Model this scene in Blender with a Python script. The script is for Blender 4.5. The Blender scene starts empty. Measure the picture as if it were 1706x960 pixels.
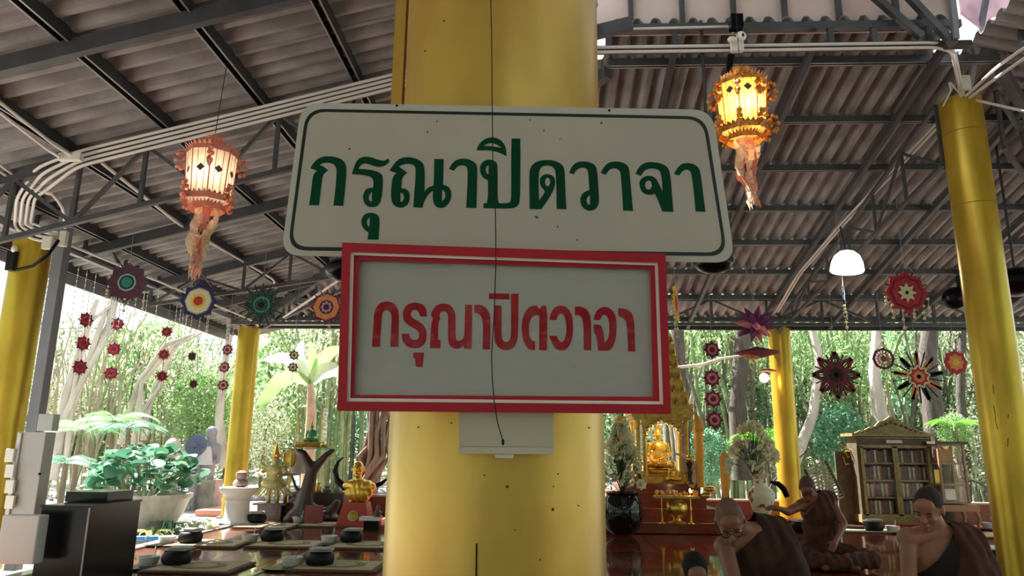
import bpy, bmesh, math, random
from mathutils import Vector, Matrix, noise
R = math.radians
rnd = random.Random(7)
C = bpy.context.scene.collection
sc = bpy.context.scene

# ---------------- camera, world, sun, exposure ----------------
EYE = 1.15; FPX = 1200.0; PITCH, YAW, ROLL = R(12.7), R(2.5), R(0.6)
CF = Vector((-math.sin(YAW)*math.cos(PITCH), math.cos(YAW)*math.cos(PITCH), math.sin(PITCH)))
_r = Vector((math.cos(YAW), math.sin(YAW), 0)); _u = _r.cross(CF)
CR = _r*math.cos(ROLL)+_u*math.sin(ROLL); CU = _u*math.cos(ROLL)-_r*math.sin(ROLL)
cam = bpy.data.cameras.new('camera'); camo = bpy.data.objects.new('camera', cam); C.objects.link(camo)
cam.sensor_width = 36; cam.lens = 36*FPX/1706; cam.clip_start = .05; cam.clip_end = 300
camo.matrix_world = Matrix(((CR.x, CU.x, -CF.x, 0), (CR.y, CU.y, -CF.y, 0), (CR.z, CU.z, -CF.z, EYE), (0, 0, 0, 1)))
sc.camera = camo
w = bpy.data.worlds.new('world'); sc.world = w; w.use_nodes = True
wn = w.node_tree; bg = wn.nodes['Background']
bg.inputs[0].default_value = (.86, .93, 1.0, 1); bg.inputs[1].default_value = 1.75
sun = bpy.data.lights.new('sun', 'SUN'); sun.energy = 27.0; sun.angle = R(.6); sun.color = (1, .975, .93)
suno = bpy.data.objects.new('sun', sun); C.objects.link(suno); suno.rotation_euler = Vector((.62, -.42, -1.0)).to_track_quat('-Z', 'Y').to_euler()
vs = sc.view_settings
vs.view_transform = 'Standard'; vs.look = 'None'; vs.gamma = 1; vs.exposure = 0.0; vs.use_curve_mapping = False

# ---------------- helpers ----------------
def ray(px, py):
    d = CF + CR*((px-853)/FPX) + CU*((480-py)/FPX)
    return d.x/d.y, d.z/d.y
def at(px, py, Y):
    a, r = ray(px, py)
    return Vector((a*Y, Y, EYE+r*Y))
def atz(px, py, z=0.0):
    a, r = ray(px, py); Y = (z-EYE)/r
    return Vector((a*Y, Y, z))
def px2m(n, Y): return n*Y/FPX

MATS = {}
def mat(name, col, rough=.6, metal=0.0, var=.15, vscale=6.0, bump=0.0, bscale=40.0, emit=None, estr=0.0,
        trans=0.0, coat=0.0, var2=None, stretch=None, spec=.5):
    if name in MATS: return MATS[name]
    m = bpy.data.materials.new(name); m.use_nodes = True; MATS[name] = m
    nt = m.node_tree; N = nt.nodes; L = nt.links; b = N['Principled BSDF']
    b.inputs['Roughness'].default_value = rough; b.inputs['Metallic'].default_value = metal
    b.inputs['Coat Weight'].default_value = coat; b.inputs['Specular IOR Level'].default_value = spec
    tc = N.new('ShaderNodeTexCoord'); src = tc.outputs['Object']
    if stretch:
        mp = N.new('ShaderNodeMapping'); mp.inputs['Scale'].default_value = stretch
        L.new(src, mp.inputs[0]); src = mp.outputs[0]
    if var > 0:
        nz = N.new('ShaderNodeTexNoise'); nz.inputs['Scale'].default_value = vscale; nz.inputs['Detail'].default_value = 5
        L.new(src, nz.inputs['Vector'])
        rp = N.new('ShaderNodeValToRGB'); rp.color_ramp.elements[0].position = .3; rp.color_ramp.elements[1].position = .7
        lo = tuple(c*(1-var) for c in col); hi = tuple(min(1, c*(1+var)) for c in col)
        if var2: lo = var2
        rp.color_ramp.elements[0].color = (*lo, 1); rp.color_ramp.elements[1].color = (*hi, 1)
        L.new(nz.outputs[0], rp.inputs[0]); L.new(rp.outputs[0], b.inputs['Base Color'])
    else: b.inputs['Base Color'].default_value = (*col, 1)
    if bump > 0:
        n2 = N.new('ShaderNodeTexNoise'); n2.inputs['Scale'].default_value = bscale; n2.inputs['Detail'].default_value = 4
        L.new(src, n2.inputs['Vector'])
        bp = N.new('ShaderNodeBump'); bp.inputs['Strength'].default_value = bump; bp.inputs['Distance'].default_value = .02
        L.new(n2.outputs[0], bp.inputs['Height']); L.new(bp.outputs[0], b.inputs['Normal'])
    if emit:
        b.inputs['Emission Color'].default_value = (*emit, 1); b.inputs['Emission Strength'].default_value = estr
    if trans > 0:
        t = N.new('ShaderNodeBsdfTranslucent'); mx = N.new('ShaderNodeMixShader'); mx.inputs[0].default_value = trans
        t.inputs[0].default_value = (*[min(1, c*1.25) for c in col], 1)
        if var > 0: L.new(rp.outputs[0], t.inputs[0])
        L.new(b.outputs[0], mx.inputs[1]); L.new(t.outputs[0], mx.inputs[2])
        L.new(mx.outputs[0], N['Material Output'].inputs[0])
    return m
def glassmat(name='clear_glass', tint=(1, 1, 1), base=.008):
    if name in MATS: return MATS[name]
    m = bpy.data.materials.new(name); m.use_nodes = True; MATS[name] = m
    nt = m.node_tree; N = nt.nodes; L = nt.links; N.remove(N['Principled BSDF'])
    t = N.new('ShaderNodeBsdfTransparent'); t.inputs[0].default_value = (*tint, 1)
    g = N.new('ShaderNodeBsdfGlossy'); g.inputs['Roughness'].default_value = .02
    f0 = N.new('ShaderNodeLayerWeight'); f0.inputs[0].default_value = .5; f = N.new('ShaderNodeMath'); f.operation = 'POWER'; f.inputs[1].default_value = 4.5; L.new(f0.outputs['Facing'], f.inputs[0])
    a = N.new('ShaderNodeMath'); a.operation = 'ADD'; a.inputs[1].default_value = base
    mx = N.new('ShaderNodeMixShader'); L.new(f.outputs[0], a.inputs[0]); L.new(a.outputs[0], mx.inputs[0])
    L.new(t.outputs[0], mx.inputs[1]); L.new(g.outputs[0], mx.inputs[2]); L.new(mx.outputs[0], N['Material Output'].inputs[0])
    return m

def tagp(o, label=None, cat=None, group=None, kind=None):
    if label: o['label'] = label
    if cat: o['category'] = cat
    if group: o['group'] = group
    if kind: o['kind'] = kind
    return o
def thing(name, label, cat, loc=(0, 0, 0), rz=0, group=None, kind=None):
    o = bpy.data.objects.new(name, None); o.empty_display_size = .05; C.objects.link(o)
    o.location = loc; o.rotation_euler = (0, 0, rz)
    return tagp(o, label, cat, group, kind)
def wmat(o):
    m = Matrix.LocRotScale(o.location, o.rotation_euler, o.scale)
    return wmat(o.parent) @ m if o.parent else m
def dup(o, parent=None, loc=None, rz=None, label=None, group=None, scale=None):
    c = o.copy(); C.objects.link(c)
    if parent: c.parent = parent
    for ch in list(o.children): dup(ch, c)
    if loc is not None: c.location = loc
    if rz is not None: c.rotation_euler = (0, 0, rz)
    if scale is not None: c.scale = (scale,)*3
    if label: c['label'] = label
    if group: c['group'] = group
    return c

class MB:
    def __init__(s): s.v = []; s.f = []
    def add(s, vs, fs):
        o = len(s.v); s.v += [Vector(v) for v in vs]; s.f += [tuple(i+o for i in f) for f in fs]; return s
    def box(s, c, sz, rot=None):
        hx, hy, hz = sz[0]/2, sz[1]/2, sz[2]/2
        vs = [Vector((x, y, z)) for x in (-hx, hx) for y in (-hy, hy) for z in (-hz, hz)]
        if rot is not None: vs = [rot @ v for v in vs]
        vs = [v+Vector(c) for v in vs]
        return s.add(vs, [(0, 1, 3, 2), (4, 6, 7, 5), (0, 4, 5, 1), (2, 3, 7, 6), (0, 2, 6, 4), (1, 5, 7, 3)])
    def bar(s, a, b, w, h=None, up=(0, 0, 1)):
        a = Vector(a); b = Vector(b); h = h or w; d = (b-a); n = d.normalized(); up = Vector(up)
        if abs(n.dot(up)) > .97: up = Vector((0, 1, 0))
        x = n.cross(up).normalized(); z = x.cross(n)
        vs = [p+x*(w/2*i)+z*(h/2*j) for p in (a, b) for i, j in ((-1, -1), (1, -1), (1, 1), (-1, 1))]
        return s.add(vs, [(3, 2, 1, 0), (4, 5, 6, 7), (0, 1, 5, 4), (1, 2, 6, 5), (2, 3, 7, 6), (3, 0, 4, 7)])
    def tube(s, pts, r, n=8, cap=True):
        pts = [Vector(p) for p in pts]; k = len(pts)
        rs = r if isinstance(r, (list, tuple)) else [r]*k
        o = len(s.v); px = None
        for i, p in enumerate(pts):
            d = (pts[min(i+1, k-1)]-pts[max(i-1, 0)])
            if d.length < 1e-9: d = Vector((0, 0, 1))
            d.normalize()
            if px is None: px = d.orthogonal().normalized()
            px = (px-d*px.dot(d)); px = px.normalized() if px.length > 1e-6 else d.orthogonal().normalized()
            py = d.cross(px)
            for j in range(n):
                a = 2*math.pi*j/n; s.v.append(p+(px*math.cos(a)+py*math.sin(a))*rs[i])
        for i in range(k-1):
            for j in range(n):
                j2 = (j+1) % n; s.f.append((o+i*n+j, o+i*n+j2, o+(i+1)*n+j2, o+(i+1)*n+j))
        if cap:
            s.f.append(tuple(o+j for j in range(n))[::-1]); s.f.append(tuple(o+(k-1)*n+j for j in range(n)))
        return s
    def lathe(s, prof, c=(0, 0, 0), n=20, squash=(1, 1), rot=None):
        c = Vector(c); o = len(s.v)
        for r, z in prof:
            for j in range(n):
                a = 2*math.pi*j/n; v = Vector((r*math.cos(a)*squash[0], r*math.sin(a)*squash[1], z))
                if rot is not None: v = rot @ v
                s.v.append(v+c)
        for i in range(len(prof)-1):
            for j in range(n):
                j2 = (j+1) % n; s.f.append((o+i*n+j, o+i*n+j2, o+(i+1)*n+j2, o+(i+1)*n+j))
        s.f.append(tuple(o+j for j in range(n))[::-1]); s.f.append(tuple(o+(len(prof)-1)*n+j for j in range(n)))
        return s
    def ell(s, c, r, n=12, m=8, rot=None):
        if not isinstance(r, (tuple, list)): r = (r, r, r)
        c = Vector(c); o = len(s.v)
        def P(v):
            v = Vector((v[0]*r[0], v[1]*r[1], v[2]*r[2]))
            if rot is not None: v = rot @ v
            return v+c
        s.v.append(P((0, 0, -1)))
        for i in range(1, m):
            t = -math.pi/2+math.pi*i/m
            for j in range(n):
                a = 2*math.pi*j/n; s.v.append(P((math.cos(t)*math.cos(a), math.cos(t)*math.sin(a), math.sin(t))))
        s.v.append(P((0, 0, 1))); top = len(s.v)-1
        for j in range(n):
            j2 = (j+1) % n; s.f.append((o, o+1+j2, o+1+j)); b = o+1+(m-2)*n; s.f.append((top, b+j, b+j2))
        for i in range(m-2):
            for j in range(n):
                j2 = (j+1) % n; b = o+1+i*n; s.f.append((b+j, b+j2, b+n+j2, b+n+j))
        return s
    def prism(s, poly, O, X, Yv, t):
        """extrude 2-D polygon in plane O + x*X + y*Yv by vector t"""
        O = Vector(O); X = Vector(X); Yv = Vector(Yv); t = Vector(t); n = len(poly)
        vs = [O+X*p[0]+Yv*p[1] for p in poly]; vs += [v+t for v in vs]
        fs = [tuple(range(n))[::-1], tuple(range(n, 2*n))]+[(i, (i+1) % n, n+(i+1) % n, n+i) for i in range(n)]
        return s.add(vs, fs)
    def mesh(s, name, smooth=False, off=None, inv=None):
        me = bpy.data.meshes.new(name)
        vs = s.v if inv is None else [inv @ v for v in s.v]
        me.from_pydata([tuple(v) for v in vs], [], s.f); me.update()
        if smooth:
            me.polygons.foreach_set('use_smooth', [True]*len(me.polygons))
            try: me.set_sharp_from_angle(angle=R(40))
            except Exception: pass
        return me
    def build(s, name, m, parent=None, smooth=False, world=True, label=None, kind=None, recalc=True):
        """world=True: coordinates are world space; converted to the parent's space"""
        inv = wmat(parent).inverted() if (parent and world) else None
        me = s.mesh(name, False, inv=inv)
        if recalc:
            bm = bmesh.new(); bm.from_mesh(me); bmesh.ops.recalc_face_normals(bm, faces=bm.faces[:]); bm.to_mesh(me); bm.free()
        if smooth:
            me.polygons.foreach_set('use_smooth', [True]*len(me.polygons))
            try: me.set_sharp_from_angle(angle=R(40))
            except Exception: pass
        me.materials.append(m)
        o = bpy.data.objects.new(name, me); C.objects.link(o)
        if parent: o.parent = parent
        return tagp(o, label, kind=kind)
def bevel(o, wd=.004, seg=2):
    md = o.modifiers.new('bevel', 'BEVEL'); md.width = wd; md.segments = seg; md.limit_method = 'ANGLE'; return o
def inst(name, me, parent, loc=(0, 0, 0), rot=(0, 0, 0), scale=(1, 1, 1), label=None):
    o = bpy.data.objects.new(name, me); C.objects.link(o); o.parent = parent
    o.location = loc; o.rotation_euler = rot; o.scale = scale
    if label: o['label'] = label
    return o
def rot2(a, b):
    """rotation taking +z to direction b-a"""
    return (Vector(b)-Vector(a)).to_track_quat('Z', 'Y').to_matrix()
def arc(cx, cy, r, a0, a1, n):
    return [(cx+r*math.cos(R(a0+(a1-a0)*i/n)), cy+r*math.sin(R(a0+(a1-a0)*i/n))) for i in range(n+1)]

def blob(parts, voxel=.012, smooth=4, name='body', cut=None, disp=None):
    """continuous surface grown from ellipsoids ('e',c,r[,rot]) and tapered limbs ('c',a,b,ra,rb)"""
    mb = MB()
    for p in parts:
        if p[0] == 'e': mb.ell(p[1], p[2], 20, 14, p[3] if len(p) > 3 else None)
        else:
            _, a, b, ra, rb = p; a = Vector(a); b = Vector(b)
            n = 7; pts = []; rs = []; d = (b-a).normalized()
            for t in (-.95, -.7, -.35): pts.append(a+d*(ra*t)); rs.append(ra*math.sqrt(1-t*t))
            for i in range(n+1): pts.append(a.lerp(b, i/n)); rs.append(ra+(rb-ra)*i/n)
            for t in (.35, .7, .95): pts.append(b+d*(rb*t)); rs.append(rb*math.sqrt(1-t*t))
            mb.tube(pts, rs, 14)
    me = mb.mesh(name); o = bpy.data.objects.new(name+'_tmp', me); C.objects.link(o)
    md = o.modifiers.new('r', 'REMESH'); md.mode = 'VOXEL'; md.voxel_size = voxel
    if smooth:
        m2 = o.modifiers.new('s', 'SMOOTH'); m2.factor = .5; m2.iterations = smooth
    dg = bpy.context.evaluated_depsgraph_get(); dg.update()
    r = bpy.data.meshes.new_from_object(o.evaluated_get(dg))
    bpy.data.objects.remove(o); r.name = name
    bm = bmesh.new(); bm.from_mesh(r)
    if disp:
        bm.normal_update(); mv = [(v, v.normal*disp(v.co)) for v in bm.verts]
        for v, d in mv: v.co += d
    if cut:
        for co, no in cut:
            bmesh.ops.bisect_plane(bm, geom=bm.verts[:]+bm.edges[:]+bm.faces[:], plane_co=co, plane_no=no, clear_outer=True)
    bm.to_mesh(r); bm.free()
    r.polygons.foreach_set('use_smooth', [True]*len(r.polygons))
    return r
def link(name, me, m, parent=None, label=None, kind=None):
    me.materials.clear(); me.materials.append(m)
    o = bpy.data.objects.new(name, me); C.objects.link(o)
    if parent: o.parent = parent
    return tagp(o, label, kind=kind)

# ---------------- materials ----------------
M_steel = mat('painted_grey_steel', (.078, .080, .092), .45, .3, .2, 5)
M_steel_d = mat('dark_steel_and_slot_shade', (.035, .034, .04), .55, .2, .3, 5)  # dark steel parts; on purlin channels it paints in the slot's shade
M_post = mat('grey_painted_post', (.20, .20, .235), .5, .1, .1, 4)
M_white_pipe = mat('ivory_conduit', (.62, .58, .56), .4, 0, .06, 4)
M_jbox = mat('ivory_plastic_box', (.66, .64, .57), .45, 0, .05, 5)
M_sheet = mat('fibre_cement_sheet', (.28, .268, .272), .85, 0, .3, 2.2, .25, 60, var2=(.155, .148, .15))
M_gold_paint = mat('gold_painted_column', (.60, .40, .045), .30, .55, .18, 3.0, .06, 14, stretch=(1, 1, .5), var2=(.46, .30, .03))
M_gold_c = mat('gold_painted_main_column', (.60, .43, .095), .34, .4, .25, 2.6, .05, 12, stretch=(1.3, 1.3, .7), var2=(.50, .29, .05))
M_gold = mat('gilded_metal', (.72, .47, .10), .26, .85, .2, 25, .1, 80)
M_goldy = mat('gilded_wood', (.50, .33, .07), .42, .45, .3, 12, .2, 60)
M_candle = mat('beeswax_candle', (.82, .44, .06), .5, 0, .08, 10, trans=.15)
M_sign_w = mat('weathered_white_enamel', (.50, .46, .40), .5, 0, .06, 3.5, .03, 20)
M_sign_edge = mat('white_border_enamel', (.54, .53, .49), .4, 0, .04, 5)
M_sign_g = mat('dark_green_lettering', (.002, .055, .026), .5, 0, .15, 9, spec=.12)
M_black_line = mat('black_green_line', (.006, .016, .012), .4, 0, .1, 9)
M_red_frame = mat('red_painted_frame', (.43, .010, .028), .42, 0, .1, 6, spec=.3)
M_red_let = mat('red_lettering', (.36, .003, .018), .5, 0, .1, 10, spec=.15)
M_panel = mat('pale_grey_sign_panel', (.42, .41, .40), .35, 0, .04, 2)
M_tile = mat('polished_red_tile', (.26, .050, .022), .07, 0, .35, 1.6, .012, 3, var2=(.14, .028, .014), coat=.3)
M_red_wood = mat('polished_red_wood', (.24, .040, .020), .16, 0, .25, 3, stretch=(1, 6, 6))
M_redwall = mat('dark_red_wall_paint', (.115, .020, .018), .3, 0, .15, 3)
M_black = mat('black_gloss', (.004, .004, .006), .22, 0, .2, 5, spec=.2)
M_blackm = mat('black_matt', (.008, .008, .010), .5, 0, .2, 5, spec=.25)
M_white = mat('white_glaze', (.75, .74, .70), .25, 0, .05, 8)
M_ground = mat('trodden_earth_and_leaf_litter', (.33, .31, .27), .95, 0, .4, 1.6, .8, 18, var2=(.17, .165, .13))
M_rock = mat('grey_garden_rock', (.27, .27, .26), .9, 0, .35, 4, .7, 12)
M_bamboo = mat('green_bamboo_culm', (.21, .27, .13), .45, 0, .3, 3, stretch=(1, 1, 2))
M_bamboo2 = mat('dry_bamboo_culm', (.34, .29, .21), .6, 0, .3, 3)
M_bark = mat('grey_brown_bark', (.20, .155, .115), .9, 0, .4, 4, .8, 14, stretch=(3, 3, .7))
M_bark_d = mat('dark_bark', (.075, .062, .05), .9, 0, .4, 4, .8, 14, stretch=(3, 3, .7))
M_barkpale = mat('pale_trunk', (.46, .41, .36), .8, 0, .3, 2, .3, 14, stretch=(2, 2, .7))
M_leafA = mat('fresh_green_leaf', (.34, .47, .22), .45, 0, .4, 1.2, trans=.45, var2=(.15, .30, .10))
M_leafB = mat('blue_green_leaf', (.17, .36, .21), .4, 0, .4, 1.2, trans=.35, var2=(.07, .20, .12))
M_leafC = mat('olive_grey_leaf', (.46, .50, .33), .5, 0, .35, 1.0, trans=.4, var2=(.26, .31, .19))
M_leafD = mat('deep_green_leaf', (.07, .15, .06), .5, 0, .4, 1.2, trans=.3, var2=(.035, .08, .035))  # darkest of the leaf greens
M_skin = mat('sun_browned_skin', (.27, .125, .075), .5, 0, .1, 14, .03, 120)
M_skin2 = mat('fair_skin', (.36, .165, .105), .5, 0, .1, 14, .03, 120)
M_robe = mat('dark_brown_robe_cloth', (.050, .017, .011), .85, 0, .2, 20, .15, 160)
M_robe2 = mat('russet_robe_cloth', (.080, .025, .017), .85, 0, .2, 20, .15, 160)
M_robed = mat('black_brown_undercloth', (.018, .011, .011), .9, 0, .2, 20)
M_hair = mat('cropped_dark_hair', (.030, .022, .020), .8, 0, .4, 60, .4, 300)
M_hairb = mat('black_hair', (.006, .005, .005), .9, 0, .3, 80, .4, 200)
# ================= STRUCTURE =================
FZ = 0.0
def zl(X): return 4.75+.26*X          # underside plane, left roof slope
def zf(Y): return 6.58-.25*Y          # far slope
def zr(X): return 6.045-.25*X         # right slope
# ---- ground
g = MB(); n = 26
gv = []; 
for i in range(n+1):
    for j in range(n+1):
        x = -26+54*i/n; y = -12+60*j/n
        d = max(0, y-15); z = -.10+.06*noise.noise(Vector((x*.5, y*.5, 0)))*(1 if y > 13.6 or x < -4.8 else 0)+.05*d
        if -4.9 < x < 9.5 and y < 14: z = -.25
        gv.append((x, y, z))
g.add(gv, [(i*(n+1)+j, (i+1)*(n+1)+j, (i+1)*(n+1)+j+1, i*(n+1)+j+1) for i in range(n) for j in range(n)])
tagp(g.build('ground', M_ground, smooth=True), kind='structure')
# ---- floor with individual polished tiles
X0, X1, Y1 = -4.62, 8.6, 13.2
floor = tagp(MB().box(((X0+X1)/2, (Y1-3)/2, -.10), (X1-X0, Y1+3, .16)).build('floor', mat('dark_tile_bed', (.03, .012, .01), .6)), kind='structure')
T = .6; tm = MB().box((0, 0, 0), (T-.006, T-.006, .02)).mesh('floor_tile'); tm.materials.append(M_tile)
M_tile2 = mat('polished_brown_tile', (.135, .052, .030), .08, 0, .35, 1.8, .012, 3, coat=.3)
tm2 = tm.copy(); tm2.materials.clear(); tm2.materials.append(M_tile2)
near = MB(); k = 0
for i in range(22):
    for j in range(-5, 22):
        cx, cy = X0+T*(i+.5), T*(j+.5)
        if cy > Y1: continue
        if cy > 6.6 and cx/cy < .75 and k < 295:
            inst('floor_tile', tm2 if (cx < -2.65 or rnd.random() < .22) else tm, floor, (cx, cy, -.01+rnd.uniform(-.0006, .0006)),
                 (rnd.uniform(-.0012, .0012), rnd.uniform(-.0012, .0012), 0)); k += 1
        else: near.box((cx, cy, -.01), (T-.006, T-.006, .02))
near.build('floor_tile_field', M_tile, floor, kind='stuff')
M_marble = mat('pale_marble_edge', (.42, .38, .34), .12, 0, .2, 4)
tagp(MB().box((X0-.07, 5.1, -.03), (.15, 16.2, .10)).build('trim_1', M_marble), kind='structure')
tagp(MB().box((-2.66, 5.1, .004), (.035, 16.2, .012)).build('trim_2', M_marble), kind='structure')
# knee wall along the far side
kw = tagp(MB().box((4.95, 13.3, .15), (7.7, .16, .34)).build('wall_far', M_redwall), kind='structure')
MB().box((4.95, 13.3, .335), (7.8, .22, .03)).build('wall_cap', mat('pale_wall_cap', (.30, .24, .20), .4), kw)
kw2 = tagp(MB().box((-1.9, 13.3, .15), (2.4, .16, .34)).build('wall_far.001', M_redwall), kind='structure')
MB().box((-1.9, 13.3, .335), (2.5, .22, .03)).build('wall_cap', mat('pale_wall_cap', (.5, .5, .5)), kw2)
# pink ramp outside on the left of the root table
tagp(MB().box((-4.6, 14.6, -.02), (3.4, 2.4, .10)).build('trim_3', mat('pink_painted_concrete', (.62, .27, .22), .6, 0, .1, 2)), kind='structure')

# ---- roof
PW = .177; NW = 3
def roofz(x, y): return min(zl(x), zf(y), zr(x))
def sheet_mesh(L):
    mb = MB(); ns = NW*8; 
    for k in range(2):
        for i in range(ns+1):
            x = -NW*PW/2-.02+(NW*PW+.04)*i/ns
            zz = .040*math.tanh(2.2*math.cos(2*math.pi*x/PW))
            mb.v.append(Vector((x, -L/2 if k == 0 else L/2, zz)))
    o = len(mb.v)
    mb.v += [v+Vector((0, 0, .008)) for v in mb.v]
    for i in range(ns):
        mb.f.append((i, i+1, ns+2+i, ns+1+i)); mb.f.append((o+i, o+ns+1+i, o+ns+2+i, o+i+1))
        mb.f.append((i, o+i, o+i+1, i+1)); mb.f.append((ns+1+i, ns+2+i, o+ns+2+i, o+ns+1+i))
    me = mb.mesh('roof_sheet', True); me.materials.append(M_sheet); return me
M_roof = {}
def roof(name, sheets):
    """sheets: (lower point, upper point, wave axis) -> corrugated sheets as parts"""
    e = tagp(thing(name, None, None, (0, 0, 0)), kind='structure')
    for lo, hi in sheets:
        lo = Vector(lo); hi = Vector(hi); d = hi-lo; L = round(d.length, 3)
        if L not in M_roof: M_roof[L] = sheet_mesh(L)
        yv = d.normalized(); xv = yv.cross(Vector((0, 0, 1))).normalized(); zv = xv.cross(yv)
        o = bpy.data.objects.new('roof_sheet', M_roof[L]); C.objects.link(o); o.parent = e
        o.matrix_local = Matrix.Translation((lo+hi)/2+zv*rnd.uniform(-.003, .003)) @ Matrix((xv, yv, zv)).transposed().to_4x4()
    return e
SW = PW*NW; OFF = .13
sl = []; PX = [-5.88, -5.04, -4.2, -3.34, -2.5, -1.66, -.82, .02]
for i, x in enumerate(PX):
    xa, xb = x-.14, x+.84
    ymax = (7.04-x)/.9615+.5
    y = .6
    while y < ymax:
        if i == 7: xb = x+.45
        sl.append(((xa, y, zl(xa)+OFF+.012), (xb, y, zl(xb)+OFF-.002))); y += SW
roof('ceiling', sl)
PY = [6.64+.87*i for i in range(8)]
sl = []
for i, y in enumerate(PY[1:]+[13.0]):
    ya, yb = y+(.14 if i < 7 else .05), y-(.87 if i < 7 else .3)
    yb = max(yb, PY[i]-.02) if i < 7 else PY[7]
    xa = 7.04-.9615*y-.4; xb = y-2.14+.4
    x = xa
    while x < min(xb, 9.5):
        sl.append(((x, ya, zf(ya)+OFF+.012), (x, yb, zf(yb)+OFF-.002))); x += SW
x = .9
while x < 4.0:
    sl.append(((x, 6.78, zf(6.78)+OFF+.012), (x, 6.2, zf(6.2)+OFF))); x += SW
roof('ceiling.001', sl)
sl = []
for x in (4.2, 5.04, 5.88, 6.72, 7.56):
    y = 2.2; 
    while y < x+2.14+1.2:
        sl.append(((x+.98, y, zr(x+.98)+OFF+.012), (x, y, zr(x)+OFF-.002))); y += SW
roof('ceiling.002', sl)
# the pavilion roof goes on over and behind the camera
near_roof = tagp(thing('ceiling.003', None, None, (0, 0, 0)), kind='structure')
def slab_roof(pts):
    MB().add([Vector(q) for q in pts]+[Vector(q)+Vector((0, 0, .02)) for q in pts], [(3, 2, 1, 0), (4, 5, 6, 7), (0, 1, 5, 4), (1, 2, 6, 5), (2, 3, 7, 6), (3, 0, 4, 7)]).build('roof_slope', M_sheet, near_roof)
slab_roof([(-6.0, -12, zl(-6)+.14), (.9, -5.2, zl(.9)+.14), (.9, .4, zl(.9)+.14), (-6.0, .4, zl(-6)+.14)])
slab_roof([(9.5, -12, zr(9.5)+.14), (9.5, 2.0, zr(9.5)+.14), (4.45, 2.0, zr(4.45)+.14), (4.45, -5.2, zr(4.45)+.14)])
slab_roof([(-6.0, -12, zl(-6)+.14), (9.5, -12, 3.3), (4.45, -5.2, 4.95), (.9, -5.2, 4.95)])
# ---- steelwork
def channel(mb, a, b, w=.07, h=.10, up=(0, 0, 1), lips=None):
    a = Vector(a); b = Vector(b); n = (b-a).normalized(); x = n.cross(Vector(up)).normalized(); z = x.cross(n)
    for s in (-1, 1):
        mb.bar(a+x*(s*w/2)+z*(h/2), b+x*(s*w/2)+z*(h/2), .008, h, up)
        (lips or mb).bar(a+x*(s*(w/2-.004))-z*.001, b+x*(s*(w/2-.004))-z*.001, .014, .008, up)
    mb.bar(a+z*h, b+z*h, w, .008, up)
    return mb
M_lip = mat('lit_purlin_lip', (.26, .26, .28), .4, .5, .15, 5)  # same steel, paler: light on the lip edges put into the colour
ORD = ('first', 'second', 'third', 'fourth', 'fifth', 'sixth', 'seventh', 'eighth', 'ninth', 'tenth', 'eleventh', 'twelfth', 'thirteenth', 'fourteenth', 'fifteenth', 'sixteenth', 'seventeenth', 'eighteenth', 'nineteenth', 'twentieth'); _cnt = {}
def purlin(a, b, label, group):
    lips = MB(); far = 'far' in group; o = channel(MB(), a, b, .05 if far else .075, .07 if far else .10, lips=lips).build('roof_purlin', M_steel if far else M_steel_d); lips.build('purlin_lip', M_lip, o, label='purlin lip with its lit tone put into the pale colour')  # side-slope webs darkened for slot shade, lips pale as if lit
    if group in _cnt: _cnt[group] += 1
    else: _cnt[group] = 1
    label = ORD[_cnt[group]-1]+' '+label
    return tagp(o, label, 'beam', group)
for x in PX[0:]:
    y1 = (7.04-x)/.9615
    purlin((x, .5, zl(x)+.02), (x, y1, zl(x)+.02), 'steel purlin from the left eave, running lengthwise under the left roof slope', 'purlins of the left roof slope')
for y in PY:
    purlin((7.04-.9615*y, y, zf(y)+.02), (min(y-2.14, 9.4), y, zf(y)+.02), 'steel crosswise purlin under the far roof slope, counted down from the ring beam', 'purlins of the far roof slope')
for x in (5.3, 6.15, 7.0):
    purlin((x, 2, zr(x)+.02), (x, x+2.14, zr(x)+.02), 'purlin of the right roof slope, counted outwards from the right column', 'purlins of the right roof slope')
def beam(a, b, w, h, label, group=None, m=None):
    return tagp(MB().bar(a, b, w, h).build('roof_rafter', m or M_steel), label, 'beam', group)
for iy, y in enumerate((2.9, 4.42, 5.87, 7.85, 9.5, 11.1)):
    xh = 7.04/.9615; xa = -5.9; xb = min(7.04-.9615*y, .8)
    beam((xa, y, zl(xa)-.03), (xb, y, zl(xb)-.03), .06, .12, ORD[iy]+' grey rafter across the left roof slope, counted from the viewer', 'rafters of the left roof slope')
for ix, x in enumerate((-3.9, -2.6, -1.3, 0, 1.28, 2.6, 3.85, 5.1, 6.4, 7.7)):
    ya = max(6.3, (7.04-x)/.9615, x+2.14)
    beam((x, ya, zf(ya)-.01), (x, 12.9, zf(12.9)-.01), .055, .08, ORD[ix]+' grey rafter down the far roof slope, counted from the left', 'rafters of the far roof slope')
beam((.65, 6.64, zf(6.64)-.04), (-5.36, 12.9, zf(12.9)-.04), .09, .13, 'grey hip rafter falling to the far left column')
beam((4.5, 6.64, zf(6.64)-.04), (9.4, 11.54, zf(11.54)-.04), .09, .13, 'grey hip rafter falling away behind the right column')
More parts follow.
